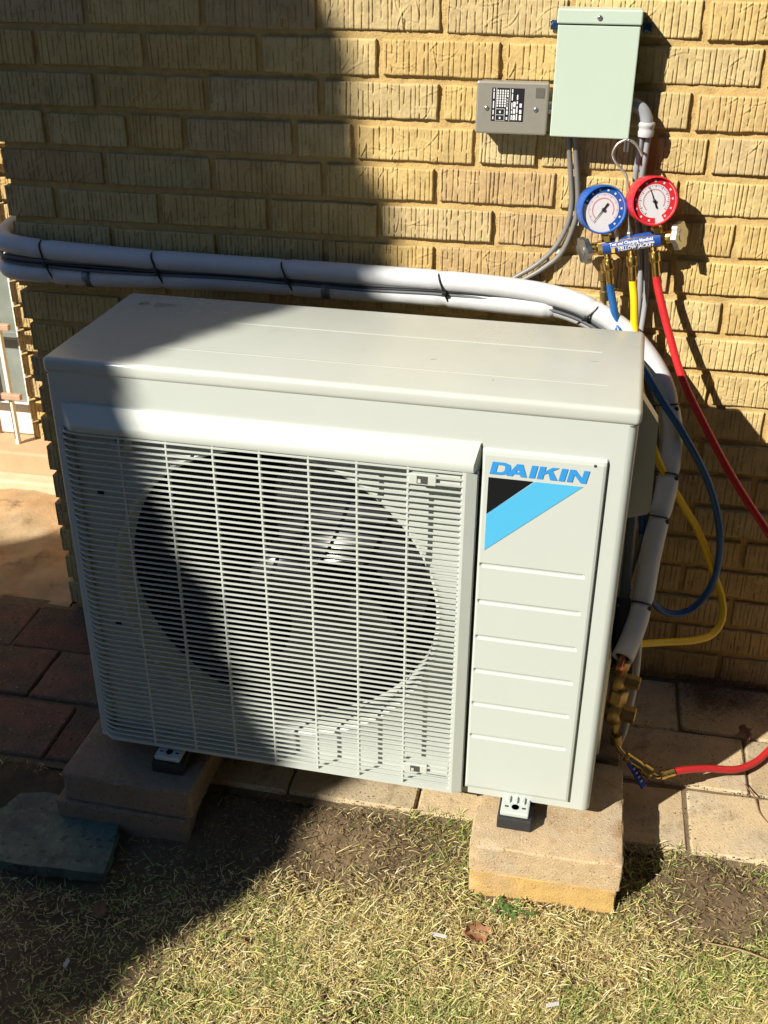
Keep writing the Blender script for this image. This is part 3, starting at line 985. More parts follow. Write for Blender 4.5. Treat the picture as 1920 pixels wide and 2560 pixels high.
b = MB()
b.box(1.056, 1.064, -0.40, -0.26, 0.155, 0.36, 0.002)
b.build('valve_plate', M['zinc'], unit)
for zc, s_ in ((0.285, 0.8), (0.215, 1.0)):
    b = MB()
    c = Vector((1.085, -0.345, zc))
    b.lathe([(0.013 * s_, -0.024), (0.016 * s_, -0.020), (0.016 * s_, 0.010), (0.012 * s_, 0.014), (0.012 * s_, 0.026)], 14, M=axis_matrix(c, (0.1, -0.05, 1)))
    b.lathe([(0.013 * s_, -0.03), (0.013 * s_, 0.012), (0.015 * s_, 0.013), (0.015 * s_, 0.034), (0.012 * s_, 0.036)], 6, M=axis_matrix(c, (1, -0.15, -0.1)), smooth=False)
    vo = b.build('service_valve', M['brassdull'], unit)
    b = MB(); b.lathe([(0.011 * s_, 0.0), (0.011 * s_, 0.006), (0.017 * s_, 0.0065), (0.017 * s_, 0.030), (0.015 * s_, 0.033)], 6, M=axis_matrix(c + Vector((0.0, 0, 0.016)), (0.1, 0.02, 1)), smooth=False)
    b.build('flare_nut', M['brassdull'], vo)

# ================================================================== support stacks of pavers
def block(name, x0, x1, y0, y1, z0, z1, m_, label, seed, group, rz=0.0):
    me = slab_mesh(x1 - x0, y1 - y0, z1 - z0, seed, chip=0.007, bev=0.0035, cuts=22)
    o = mesh_obj(name, me, m_)
    o.location = ((x0 + x1) / 2, (y0 + y1) / 2, z1)
    o.rotation_euler = (0, 0, rz)
    tag(o, label, 'paver', group)
    return o


G = 'pavers stacked under the feet'
block('support_paver', 0.866, 1.1105, -0.612, -0.375, 0.0605, 0.1195, M['block_top'], 'sandy paver on top of the sunlit right stack, under the foot', 51, G, 0.006)
block('support_paver', 0.868, 1.107, -0.607, -0.38, -0.01, 0.0600, M['block_low'], 'ochre paver at the bottom of the sunlit right stack', 53, G, 0.008)
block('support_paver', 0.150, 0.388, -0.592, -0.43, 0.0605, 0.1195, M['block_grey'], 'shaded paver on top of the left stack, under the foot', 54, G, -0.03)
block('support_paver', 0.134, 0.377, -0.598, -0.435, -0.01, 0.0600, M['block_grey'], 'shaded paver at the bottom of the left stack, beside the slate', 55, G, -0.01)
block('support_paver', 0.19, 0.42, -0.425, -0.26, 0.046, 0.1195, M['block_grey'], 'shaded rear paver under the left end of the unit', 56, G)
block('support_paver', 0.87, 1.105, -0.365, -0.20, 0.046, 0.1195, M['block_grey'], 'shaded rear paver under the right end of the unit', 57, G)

b = MB()
poly = [(-0.06, -0.725), (0.02, -0.712), (0.12, -0.716), (0.268, -0.708), (0.262, -0.660), (0.250, -0.60), (0.20, -0.53), (0.15, -0.52), (0.09, -0.515), (0.052, -0.535), (0.028, -0.60), (-0.03, -0.66)]
b.prism(poly, 0.004, 0.026)
sl = b.build('slate_slab', M['slate'])
bm2 = bmesh.new(); bm2.from_mesh(sl.data)
bmesh.ops.triangulate(bm2, faces=[f for f in bm2.faces if len(f.verts) > 4])
for _ in range(4):
    bmesh.ops.subdivide_edges(bm2, edges=[e for e in bm2.edges if e.calc_length() > 0.012], cuts=1)
bmesh.ops.triangulate(bm2, faces=bm2.faces[:])
for v_ in bm2.verts:
    q_ = float(fnoise(np.array(v_.co.x * 22), np.array(v_.co.y * 30), 91)); q2 = float(fnoise(np.array(v_.co.x * 75), np.array(v_.co.y * 75 + v_.co.z * 60), 92))
    if v_.co.z > 0.02: v_.co.z += (0.0012 if q_ > 0.55 else 0.0) + (q2 - .5) * 0.0008
    else: v_.co.x += (q2 - .5) * 0.006; v_.co.y += (q2 - .5) * 0.008
bm2.to_mesh(sl.data); bm2.free()
tag(sl, 'dark green slate slab lying against the left paver stack', 'slab')

# ================================================================== pipes, cables, ties
def sample_pinch(pts, r0, ties, depth=0.004, wid=0.012):
    P = catmull(pts, 14)
    R = []
    for i, p in enumerate(P):
        d = min([(p - Vector(t)).length for t in ties] + [9])
        R.append(r0 - depth * math.exp(-(d / wid) ** 2) + 0.0002 * math.sin(i * 0.23))
    return P, R


UP = [(-0.141, 0.62, 0.915), (-0.142, 0.35, 0.905), (-0.143, 0.10, 0.895), (-0.142, 0.03, 0.890), (-0.130, -0.015, 0.887), (-0.100, -0.034, 0.884), (-0.033, -0.036, 0.878), (0.077, -0.036, 0.874), (0.186, -0.036, 0.871), (0.310, -0.036, 0.870), (0.432, -0.036, 0.869), (0.585, -0.036, 0.868), (0.710, -0.036, 0.866),
      (0.832, -0.036, 0.861), (0.913, -0.038, 0.852), (0.986, -0.045, 0.832), (1.053, -0.060, 0.791), (1.103, -0.080, 0.735), (1.128, -0.100, 0.672), (1.135, -0.120, 0.629), (1.134, -0.160, 0.568), (1.127, -0.190, 0.528),
      (1.117, -0.230, 0.467), (1.112, -0.270, 0.420), (1.104, -0.305, 0.378), (1.094, -0.335, 0.354), (1.084, -0.362, 0.340)]
LO = [(-0.140, 0.62, 0.865), (-0.141, 0.35, 0.855), (-0.142, 0.10, 0.840), (-0.140, 0.03, 0.836), (-0.127, -0.013, 0.832), (-0.097, -0.029, 0.831), (-0.042, -0.031, 0.831), (0.051, -0.031, 0.830), (0.180, -0.031, 0.835), (0.306, -0.031, 0.838), (0.429, -0.031, 0.838), (0.567, -0.031, 0.837), (0.710, -0.031, 0.836), (0.834, -0.035, 0.832), (0.900, -0.035, 0.829), (0.947, -0.036, 0.820),
      (0.995, -0.042, 0.800), (1.032, -0.055, 0.755), (1.050, -0.075, 0.70), (1.058, -0.11, 0.62), (1.062, -0.16, 0.52), (1.066, -0.22, 0.44), (1.072, -0.28, 0.36)]
tie_x = [-0.035, 0.184, 0.430, 0.714, 0.978]


def at_x(path, x):
    for a, c in zip(path[4:], path[5:]):
        if a[0] <= x <= c[0]:
            t = (x - a[0]) / (c[0] - a[0])
            return tuple(a[i] + (c[i] - a[i]) * t for i in range(3))
    return path[-1]


tiesU = [at_x(UP, x) for x in tie_x]
tiesL = [at_x(LO, x + 0.006) for x in tie_x]
low_ties = [(1.124, -0.094, 0.690), (1.135, -0.150, 0.585), (1.126, -0.193, 0.522), (1.109, -0.285, 0.402)]
P, R = sample_pinch(UP, 0.0182, tiesU + low_ties, 0.0022, 0.007)
pipe = empty('insulated_pipe', (0.5, -0.036, 0.87))
tag(pipe, 'thick white foam pipe, upper one along the wall, curving down beside the unit', 'pipe', 'insulated refrigerant pipes')
b = MB(); b.tube(P, R, 18, cap=False); b.build('foam_sleeve', M['foam'], pipe)
e_ = Vector(P[-1]); d_ = (P[-1] - P[-2]).normalized()
b = MB(); b.lathe([(R[-1], 0.0), (0.0135, 0.0005), (0.0125, -0.015)], 18, M=axis_matrix(e_, d_), caps=False); b.build('foam_rim', M['foam'], pipe)
b = MB(); b.lathe([(0.0, -0.004), (0.0133, -0.004)], 16, M=axis_matrix(e_, d_)); b.build('foam_hollow', M['foamdark'], pipe)
b = MB(); b.tube(catmull([e_ - d_ * 0.03, e_, e_ + d_ * 0.01 + Vector((0, 0, -0.008)), (1.0855, -0.362, 0.318), (1.0855, -0.352, 0.300)], 6), 0.0055, 10); b.build('copper_pipe', M['copper'], pipe)

cut = 0.905
P, R = sample_pinch(LO, 0.0182, tiesL + [(0.906, -0.035, 0.8285)], 0.0025, 0.007)
R = [r if p.x < 0.91 or p.y > 0 else min(r, 0.0135) for p, r in zip(P, R)]
b = MB(); b.tube(P, R, 18)
o = b.build('insulated_pipe', M['foam'])
tag(o, 'white foam pipe, lower one along the wall, passing behind the unit', 'pipe', 'insulated refrigerant pipes')

tie_names = ['first black cable tie on the white pipes, nearest the wall corner', 'second black cable tie on the white pipes from the wall corner', 'middle black cable tie on the white pipes above the unit lid',
             'fourth black cable tie on the white pipes, in the sun', 'fifth black cable tie, where the white pipes begin to bend down']


def tie_loop(path_pts, label, r=0.0018, head=None):
    t = empty('cable_tie', path_pts[0]); tag(t, label, 'cable tie', 'black cable ties on the pipes')
    b = MB(); P_ = catmull(path_pts + [path_pts[0]], 5); b.tube(P_, r, 6, cap=False); b.build('strap', M['blackplastic'], t)
    h = Vector(head if head else path_pts[0])
    b = MB(); b.box(h.x - .0035, h.x + .0035, h.y - .004, h.y + .003, h.z - .003, h.z + .003, .001); b.build('head', M['blackplastic'], t)
    return t


for i, x in enumerate(tie_x):
    a = Vector(tiesU[i]); c = Vector(tiesL[i]) + Vector((0.006, 0, 0))
    ru, rl = 0.0168, 0.0162
    if i == 4: ru, rl, c = 0.0158, 0.0125, Vector((0.960, -0.038, 0.815))
    dirv = (a - c).normalized()
    side = Vector((0, 1, 0))
    pts = [a + dirv * ru, a + dirv * ru * .7 - side * ru * .75, a - side * (ru + .001), (a + c) / 2 - side * (ru + .003), c - side * (rl + .001), c - dirv * rl * .7 - side * rl * .75, c - dirv * (rl + .001),
           c - dirv * rl * .6 + side * rl * .8, c + side * rl, a + side * ru, a + dirv * ru * .7 + side * ru * .7]
    tie_loop([tuple(p) for p in pts], tie_names[i], head=tuple(a * .45 + c * .55 - side * (ru + .004)))
for i, (c, lab) in enumerate(zip(low_ties, ('black cable tie on the descending white pipe, level with the unit lid', 'black cable tie on the descending white pipe, beside the cream side cover',
                                            'black cable tie on the descending white pipe, below the cream side cover', 'black cable tie on the white pipe just above its open end'))):
    c = Vector(c); t_ = min(range(len(UP) - 1), key=lambda k: (Vector(UP[k]) - c).length)
    ax = (Vector(UP[t_ + 1]) - Vector(UP[t_ - 1])).normalized()
    u_ = ax.cross(Vector((0, 1, 0))).normalized(); w_ = ax.cross(u_).normalized()
    pts = [c + (u_ * math.cos(q) + w_ * math.sin(q)) * 0.0172 for q in [k * math.pi / 4 for k in range(8)]]
    if i < 3: pts = [p + Vector((-0.014 if p.x < c.x else 0, 0, 0)) for p in pts]
    tie_loop([tuple(p) for p in pts], lab, 0.0015, head=tuple(c + Vector((0.012, -0.012, 0.0))))

for x, lab in ((0.046, 'grey metal strap round the lower pipe near the corner'), (0.505, 'grey metal strap round the lower pipe above the unit')):
    c = Vector(at_x(LO, x))
    b = MB(); b.lathe([(0.0188, -0.008), (0.0196, -0.008), (0.0196, 0.008), (0.0188, 0.008)], 24, M=axis_matrix(c, (1, 0, 0)))
    b.box(c.x - .008, c.x + .008, c.y - .006, c.y + .022, c.z + .0185, c.z + .0200, .0004)
    tag(b.build('pipe_strap', M['zinc'] if x > 1 else mat('dark_galvanised', (0.16, 0.19, 0.22), 0.4, metal=0.7)), lab, 'strap', 'pipe straps')

wires = [('control_cable', 'conduit_dark', 0.0034, 0.0035, 0.001, 'dark grey control cable running between the two white pipes'),
         ('control_cable', 'blackplastic', 0.0032, -0.0015, 0.002, 'thin black control cable between the two white pipes'),
         ('control_cable', 'conduit_dark', 0.0028, -0.0062, -0.001, 'lowest thin grey control cable, just above the lower white pipe')]
for nm_, mm_, r_, dz, dy, lab in wires:
    pts = [(-0.152, 0.30, 0.872 + dz), (-0.152, 0.05, 0.865 + dz), (-0.135, -0.02, 0.858 + dz), (-0.10, -0.040, 0.857 + dz), (-0.033, -0.044 + dy, 0.855 + dz), (0.08, -0.046 + dy, 0.853 + dz * 1.3 + rng.uniform(-.003, .003)), (0.19, -0.046 + dy, 0.853 + dz), (0.31, -0.046 + dy, 0.855 + dz * 1.2 + rng.uniform(-.003, .003)), (0.43, -0.046 + dy, 0.853 + dz),
           (0.57, -0.046 + dy, 0.851 + dz * 1.2 + rng.uniform(-.003, .003)), (0.715, -0.046 + dy, 0.851 + dz), (0.834, -0.046 + dy, 0.845 + dz), (0.92, -0.048 + dy, 0.834 + dz), (0.984, -0.056 + dy, 0.812 + dz), (1.045, -0.075 + dy, 0.770 + dz), (1.085, -0.095 + dy, 0.715 + dz), (1.105, -0.115 + dy, 0.66 + dz), (1.112, -0.14 + dy, 0.60 + dz), (1.107, -0.18 + dy, 0.52 + dz), (1.090, -0.24 + dy, 0.44 + dz), (1.070, -0.30, 0.40)]
    b = MB(); b.tube(catmull(pts, 8), r_, 8)
    tag(b.build(nm_, M[mm_]), lab, 'cable', 'control cables beside the pipes')
# thick black and white lines descending beside the service cover
b = MB(); b.tube(catmull([(1.060, -0.18, 0.62), (1.075, -0.24, 0.56), (1.078, -0.255, 0.50), (1.079, -0.27, 0.44), (1.079, -0.29, 0.385), (1.070, -0.31, 0.335), (1.062, -0.32, 0.30)], 8), 0.0085, 10)
tag(b.build('wiring_conduit', M['conduit_dark']), 'dark grey wiring conduit entering the right side below the cream cover', 'conduit')
b = MB(); b.tube(catmull([(1.078, -0.285, 0.41), (1.079, -0.30, 0.38), (1.074, -0.318, 0.34), (1.063, -0.33, 0.30)], 8), 0.0125, 12)
tag(b.build('foam_sleeve', M['rubber']), 'short black foam sleeve beside the open white pipe end', 'sleeve')
b = MB(); b.tube(catmull([(1.098, -0.22, 0.40), (1.112, -0.27, 0.33), (1.116, -0.29, 0.26), (1.113, -0.30, 0.19), (1.104, -0.31, 0.12), (1.078, -0.32, 0.065), (1.03, -0.33, 0.055), (0.98, -0.33, 0.055)], 8), 0.0065, 10)
tag(b.build('drain_tube', M['wirewhite']), 'pale drain tube curving to the ground behind the brass valves', 'tube')

# ================================================================== electrical boxes
disc = empty('disconnect_box', (0.945, 0.0, 1.12))
tag(disc, 'pale green electrical disconnect box with hinged hood on the wall', 'electrical box')
b = MB(); b.box(0.888, 1.003, -0.0445, -0.0035, 1.124, 1.296, 0.002); b.build('back_box', M['boxpaint'], disc)
b = MB(); b.box(0.8825, 1.0068, -0.0515, -0.0450, 1.1190, 1.2835, 0.0016); b.build('front_cover', M['boxpaint'], disc)
b = MB(); b.box(0.8805, 1.0085, -0.0545, -0.0040, 1.2850, 1.3060, 0.0022); b.build('hood', M['boxpaint'], disc)
b = MB(); b.box(0.883, 1.0062, -0.0512, -0.045, 1.2830, 1.2854); b.build('hood_gap', M['seam'], disc)
b = MB(); b.lathe([(0.004, 0.0), (0.004, 0.0014), (0.0025, 0.0022)], 14, M=axis_matrix((0.9445, -0.0545, 1.2945), (0, -1, 0)))
b.build('screw', M['zinc'], disc)
for xx in (0.8745, 1.0165):
    b = MB(); b.box(xx - 0.006, xx + 0.008, -0.006, -0.0025, 1.272, 1.286, 0.001)
    b.lathe([(0.006, 0), (0.006, 0.004), (0.004, 0.005)], 6, M=axis_matrix((xx, -0.006, 1.279), (0, -1, 0)), smooth=False)
    b.build('mounting_bolt', mat('blue_zinc_bolt', (0.05, 0.10, 0.22), 0.3, metal=0.8), disc)
b = MB(); b.box(1.0010, 1.0040, -0.0515, -0.0470, 1.100, 1.1188, 0.0006); b.box(1.0060, 1.0090, -0.0515, -0.0470, 1.100, 1.1188, 0.0006)
b.build('padlock_tab', M['zinc'], disc)

surge = empty('surge_protector', (0.82, 0.0, 1.12))
tag(surge, 'grey metal surge protector box with black label left of the disconnect', 'electrical box')
b = MB(); b.box(0.7645, 0.8735, -0.0385, -0.003, 1.1225, 1.1955, 0.002); b.build('back_box', M['surge'], surge)
b = MB(); b.box(0.7610, 0.8765, -0.0460, -0.0387, 1.1185, 1.1985, 0.003, 2); b.build('cover_plate', M['surge'], surge)
for xx in (0.7785, 0.857):
    b = MB(); b.lathe([(0.0038, 0), (0.0038, 0.0012), (0.002, 0.002)], 12, M=axis_matrix((xx, -0.046, 1.158), (0, -1, 0))); b.build('screw', M['zinc'], surge)
b = MB(); b.box(0.7860, 0.8375, -0.0466, -0.0459, 1.1385, 1.1890, 0.0002); lb = b.build('label', M['labelblack'], surge)
b = MB()
yq = -0.0469
for i in range(5):
    for j in range(7):
        b.box(0.7945 + i * 0.0040, 0.7945 + i * 0.0040 + 0.0022, yq, yq + .0004, 1.1605 + j * 0.0038, 1.1605 + j * 0.0038 + 0.0028)
for x0, x1, z0, z1 in ((0.793, 0.8075, 1.1395, 1.1398), (0.793, 0.8075, 1.1480, 1.1485), (0.793, 0.8075, 1.1570, 1.1576), (0.793, 0.7936, 1.139, 1.189), (0.8070, 0.8076, 1.139, 1.157), (0.815, 0.8156, 1.139, 1.188), (0.799, 0.8015, 1.142, 1.145), (0.799, 0.8015, 1.151, 1.154)):
    b.box(x0, x1, yq, yq + .0004, z0, z1)
for xx, w, segs in ((0.7885, 0.0016, 5), (0.8102, 0.0022, 4), (0.8180, 0.0016, 5), (0.8210, 0.0035, 3), (0.8262, 0.0018, 4), (0.8310, 0.0034, 3)):
    z_ = 1.141
    for q in range(segs):
        ln = rng.uniform(0.004, 0.011)
        b.box(xx, xx + w, yq, yq + .0004, z_, min(1.1875, z_ + ln)); z_ += ln + rng.uniform(0.001, 0.004)
        if z_ > 1.185: break
b.build('label_print', M['labelwhite'], lb)
b = MB(); b.box(0.8555, 0.8695, -0.0466, -0.0459, 1.1755, 1.1905); b.build('sticker', M['labelgrey'], surge)
b = MB(); b.tube([(0.876, -0.022, 1.158), (0.892, -0.022, 1.158)], 0.010, 12); b.build('nipple', M['zinc'], surge)

# conduits below the disconnect
for dx, lab in ((0.0, 'left one of two grey cables curving down from the disconnect box'), (0.0105, 'right one of two grey cables curving down from the disconnect box')):
    pts = [(0.910 + dx, -0.03, 1.135), (0.913 + dx, -0.022, 1.105), (0.9205 + dx, -0.012, 1.050), (0.9255 + dx, -0.010, 1.004), (0.9215 + dx, -0.010, 0.968), (0.905 + dx, -0.010, 0.931 - dx), (0.879 + dx * .6, -0.010, 0.901 - dx), (0.850 + dx * .3, -0.011, 0.880 - dx), (0.82, -0.011, 0.862 - dx), (0.78, -0.011, 0.850 - dx)]
    b = MB(); b.tube(catmull(pts, 8), 0.0045, 10)
    tag(b.build('grey_cable', M['conduit']), lab, 'cable', 'grey cables below the disconnect')
for k, (cx_, cz_) in enumerate(((0.934, 1.037), (0.937, 0.972), (0.909, 0.922))):
    b = MB(); b.box(cx_ - .004, cx_ + .004, -0.010, -0.001, cz_ - .004, cz_ + .004, .001)
    tag(b.build('cable_staple', M['foam']), ('white cable staple below the disconnect, uppermost of three', 'white cable staple halfway down the grey cables, middle of three', 'white cable staple where the grey cables curve, lowest of three')[k], 'staple', 'cable staples')
el = empty('conduit_elbow', (1.02, -0.03, 1.14))
tag(el, 'grey plastic conduit elbow with pipe leaving the right side of the disconnect box', 'conduit')
b = MB(); b.tube(catmull([(1.000, -0.028, 1.168), (1.012, -0.028, 1.167), (1.024, -0.028, 1.160), (1.031, -0.028, 1.148), (1.0325, -0.028, 1.138)], 6), 0.0105, 14); b.build('elbow', M['pvc'], el)
b = MB(); b.lathe([(0.0125, 0), (0.0140, 0.002), (0.0140, 0.006), (0.0125, 0.008), (0.0125, 0.012), (0.0138, 0.014), (0.0128, 0.022)], 16, M=axis_matrix((1.0325, -0.028, 1.143), (0, 0, -1))); b.build('coupling', mat('pale_coupling', (0.42, 0.42, 0.42), 0.35), el)
for dx in (-0.0045, 0.0060):
    b = MB(); b.tube(catmull([(1.032 + dx, -0.028, 1.130), (1.031 + dx, -0.022, 1.09), (1.030 + dx, -0.014, 1.05), (1.037 + dx, -0.009, 1.0), (1.050 + dx, -0.008, 0.94), (1.058 + dx, -0.009, 0.88), (1.060 + dx, -0.012, 0.82), (1.052 + dx, -0.05, 0.70)], 6), 0.0048, 10); b.build('cable', M['pvc'], el)

# ================================================================== manifold gauge set
gs = empty('manifold_gauge_set', (1.0302, -0.048, 0.9545))
tag(gs, 'brass manifold gauge set with blue and red dials hooked under the disconnect', 'gauge set')
TL = math.radians(12.6)
GM = Matrix.Translation((1.0302, -0.048, 0.9545)) @ Matrix.Rotation(-TL, 4, 'Y')   # local x right, z up, -y to the viewer


def gbuild(b, name, m_, parent=None, **kw):
    b.v = [tuple(GM @ Vector(p)) for p in b.v]
    return b.build(name, m_, parent or gs, **kw)


b = MB(); b.box(-0.056, 0.056, -0.010, 0.010, -0.011, 0.011, 0.003)
b.lathe([(0.0085, 0), (0.0105, 0.004), (0.0105, 0.012), (0.007, 0.016), (0.007, 0.020)], 16, M=axis_matrix((0.052, 0, 0), (1, 0, 0)))
b.lathe([(0.0085, 0), (0.0105, 0.004), (0.0105, 0.012), (0.007, 0.016), (0.007, 0.020)], 16, M=axis_matrix((-0.052, 0, 0), (-1, 0, 0)))
gbuild(b, 'manifold_body', M['brass'], smooth_angle=40)
b = MB()
n = 14; vs = []
for xx in (-0.047, 0.047):
    for k in range(n + 1):
        a = math.radians(-95 + 190 * k / n)
        vs.append((xx, -0.0115 * math.cos(a) * 1.0 - 0.001, 0.0135 * math.sin(a)))
b.add(vs, [(k, k + 1, n + 2 + k, n + 1 + k) for k in range(n)], True)
sleeve = gbuild(b, 'label_sleeve', M['sleeve'])
for txt, size, zc, m_ in (('Test and Charging Manifold', 0.0070, 0.0048, 'labelwhite'), ('YELLOW JACKET', 0.0092, -0.0044, 'labelwhite')):
    me = text_mesh(txt, size, 0.0004 if size > .008 else 0.0001, 0.0 if size < .008 else 0.2)
    ws = max(v.co.x for v in me.vertices) - min(v.co.x for v in me.vertices)
    tgt = 0.070 if size < .008 else 0.060
    xo = 0.0 if size < .008 else 0.006
    for v in me.vertices:
        lx, lz = v.co.x * tgt / ws + xo, v.co.y + zc
        s_ = max(-0.98, min(0.98, lz / 0.0135))
        v.co = GM @ Vector((lx, -0.0115 * math.sqrt(1 - s_ * s_) - 0.0016, lz))
    mesh_obj('lettering', me, M[m_], sleeve)
b = MB(); b.box(-0.033, -0.0275, -0.0134, -0.0118, -0.008, -0.001); gbuild(b, 'emblem', M['gold'], sleeve)
b = MB(); b.box(-0.034, 0.036, -0.0132, -0.0124, 0.0002, 0.0007); gbuild(b, 'divider_line', M['labelwhite'], sleeve)

# valve hand wheels
for sx in (-1, 1):
    b = MB()
    prof_n = 40
    for (y0, y1, sc) in ((0.0, 0.010, 1.0),):
        pl = []
        for k in range(prof_n):
            a = 2 * math.pi * k / prof_n
            rr = 0.0215 * (1 + 0.10 * math.cos(6 * a))
            pl.append((rr * math.cos(a), rr * math.sin(a)))
        b.prism(pl, 0, 0.009, M=axis_matrix((sx * 0.073, 0, 0), (sx * 0.88, -0.47, 0.0)))
    b.lathe([(0.006, -0.006), (0.006, 0.0), (0.010, 0.010), (0.0, 0.0115)], 12, M=axis_matrix((sx * 0.073, 0, 0), (sx * 0.88, -0.47, 0)))
    gbuild(b, 'valve_handle', M['castmetal'], smooth_angle=35)


def gauge(cx, case_m, ring_m, needle_deg, blue):
    cz = 0.0655
    gp = gs
    fy, yaw_ = -0.024, math.radians(20)
    dirn = Vector((math.sin(yaw_), -math.cos(yaw_), 0.06)).normalized()
    c = Vector((cx - 0.006, -0.002, cz))
    A = axis_matrix(c, dirn)
    # local frame on the dial: z out, choose x right / y up
    zax = dirn; xax = Vector((0, 0, 1)).cross(zax).normalized(); yax = zax.cross(xax)
    F = Matrix(((xax.x, yax.x, zax.x, c.x), (xax.y, yax.y, zax.y, c.y), (xax.z, yax.z, zax.z, c.z), (0, 0, 0, 1)))
    b = MB(); b.lathe([(0.0, -0.016), (0.033, -0.016), (0.0372, -0.012), (0.0385, 0.006), (0.0385, 0.0175)], 48, M=F, caps=False)
    body = gbuild(b, 'gauge', case_m, smooth_angle=50)
    b = MB(); b.lathe([(0.0385, 0.0176), (0.0392, 0.019), (0.0385, 0.0235), (0.0366, 0.0240), (0.0358, 0.0205)], 48, M=F, caps=False)
    gbuild(b, 'bezel', case_m if blue else case_m, body, smooth_angle=60)
    b = MB(); b.lathe([(0.0, 0.0185), (0.0365, 0.0185)], 48, M=F, caps=False); gbuild(b, 'dial', M['dial'], body)

    def arc(r0, r1, a0, a1, z, m_, name, n=40):
        q = MB(); vs = []
        for k in range(n + 1):
            a = math.radians(a0 + (a1 - a0) * k / n)
            vs += [F @ Vector((r0 * math.cos(a), r0 * math.sin(a), z)), F @ Vector((r1 * math.cos(a), r1 * math.sin(a), z))]
        q.add(vs, [(2 * k, 2 * k + 1, 2 * k + 3, 2 * k + 2) for k in range(n)])
        return gbuild(q, name, m_, body)
    if blue:
        arc(0.0265, 0.0355, -80, 150, 0.0188, ring_m, 'coloured_band')
    else:
        arc(0.0265, 0.0355, -70, 265, 0.0188, ring_m, 'coloured_band')
    arc(0.0170, 0.0188, -40, 220, 0.0188, M['dialpink'], 'scale_band')
    q = MB()
    for k in range(37):
        a = math.radians(-45 + 270 * k / 36)
        r0, r1 = (0.0215, 0.0255) if k % 4 == 0 else (0.0232, 0.0255)
        w = 0.00035 if k % 4 else 0.0006
        t = Vector((-math.sin(a), math.cos(a), 0)) * w; e1 = Vector((math.cos(a), math.sin(a), 0))
        z0 = Vector((0, 0, 0.0189))
        q.add([F @ (e1 * r0 - t + z0), F @ (e1 * r1 - t + z0), F @ (e1 * r1 + t + z0), F @ (e1 * r0 + t + z0)], [(0, 1, 2, 3)])
    gbuild(q, 'scale_marks', mat('grey_scale_ink', (0.20, 0.12, 0.14), 0.5) if not blue else M['dialpink'], body)
    q = MB()
    for k in range(10 if blue else 12):
        a = math.radians((-60 + 25 * k) if blue else (-62 + 28 * k))
        e1 = Vector((math.cos(a), math.sin(a), 0)); t = Vector((-math.sin(a), math.cos(a), 0))
        z0 = Vector((0, 0, 0.0190))
        q.add([F @ (e1 * 0.0295 - t * 0.0015 + z0), F @ (e1 * 0.0325 - t * 0.0015 + z0), F @ (e1 * 0.0325 + t * 0.0015 + z0), F @ (e1 * 0.0295 + t * 0.0015 + z0)], [(0, 1, 2, 3)])
    gbuild(q, 'scale_figures', M['labelwhite'], body)
    q = MB()
    a = math.radians(needle_deg)
    e1 = Vector((math.cos(a), math.sin(a), 0)); t = Vector((-math.sin(a), math.cos(a), 0)); z0 = Vector((0, 0, 0.0200))
    q.add([F @ (e1 * -0.0125 - t * 0.0016 + z0), F @ (e1 * 0.004 - t * 0.0009 + z0), F @ (e1 * 0.024 - t * 0.0003 + z0), F @ (e1 * 0.024 + t * 0.0003 + z0), F @ (e1 * 0.004 + t * 0.0009 + z0), F @ (e1 * -0.0125 + t * 0.0016 + z0)], [(0, 1, 2, 3, 4, 5)])
    q.lathe([(0.0028, 0.0193), (0.0028, 0.0212), (0.0, 0.0216)], 12, M=F)
    gbuild(q, 'needle', M['ink'], body)
    b = MB(); b.lathe([(0.0, 0.0226), (0.0363, 0.0222)], 40, M=F, caps=False)
    gbuild(b, 'lens', GLASS, body)
    b = MB(); b.lathe([(0.009, 0), (0.009, 0.012), (0.0065, 0.014), (0.0065, 0.03)], 6, M=axis_matrix((cx, -0.001, 0.008), (0, 0, 1)), smooth=False)
    gbuild(b, 'gauge_stem', M['brass'], gp)


GLASS = bpy.data.materials.new('clear_lens')
GLASS.use_nodes = True
_n, _l = GLASS.node_tree.nodes, GLASS.node_tree.links
_n.remove(_n['Principled BSDF'])
_t = _n.new('ShaderNodeBsdfTransparent'); _g = _n.new('ShaderNodeBsdfGlossy'); _g.inputs['Roughness'].default_value = 0.04
_x = _n.new('ShaderNodeMixShader'); _x.inputs[0].default_value = 0.045
_l.new(_t.outputs[0], _x.inputs[1]); _l.new(_g.outputs[0], _x.inputs[2])
_l.new(_x.outputs[0], _n['Material Output'].inputs[0])

gauge(-0.0385, M['gblue'], M['gblue'], 232 - 12.6, True)
gauge(0.0425, M['gred'], M['gred'], 114 - 12.6, False)
# hook
b = MB(); b.tube(catmull([(1.0275, -0.05, 0.962), (1.0246, -0.05, 0.9735), (1.0177, -0.052, 1.0185), (1.0114, -0.051, 1.0588), (1.0027, -0.05, 1.0711), (0.9904, -0.05, 1.0833), (0.9847, -0.05, 1.0956), (0.9894, -0.05, 1.1091), (0.9978, -0.0495, 1.1158), (1.0066, -0.049, 1.1179), (1.0180, -0.048, 1.1123), (1.0264, -0.047, 1.1027), (1.0310, -0.046, 1.0940)], 6), 0.0021, 8)
b.build('hook', M['hookmetal'], gs)
b = MB(); b.lathe([(0.0055, 0), (0.0055, 0.008), (0.004, 0.010), (0.0035, 0.016)], 6, M=axis_matrix((1.0272, -0.05, 0.9635), (-0.2, 0, 1)), smooth=False); b.build('hook_nut', M['castmetal'], gs)
b = MB(); b.lathe([(0.0036, 0), (0.0036, 0.02), (0.003, 0.022)], 8, M=GM @ axis_matrix((-0.022, -0.008, 0.008), (0, -0.1, 1))); b.build('sight_plug', mat('pale_plug', (0.6, 0.45, 0.33), 0.4), gs)


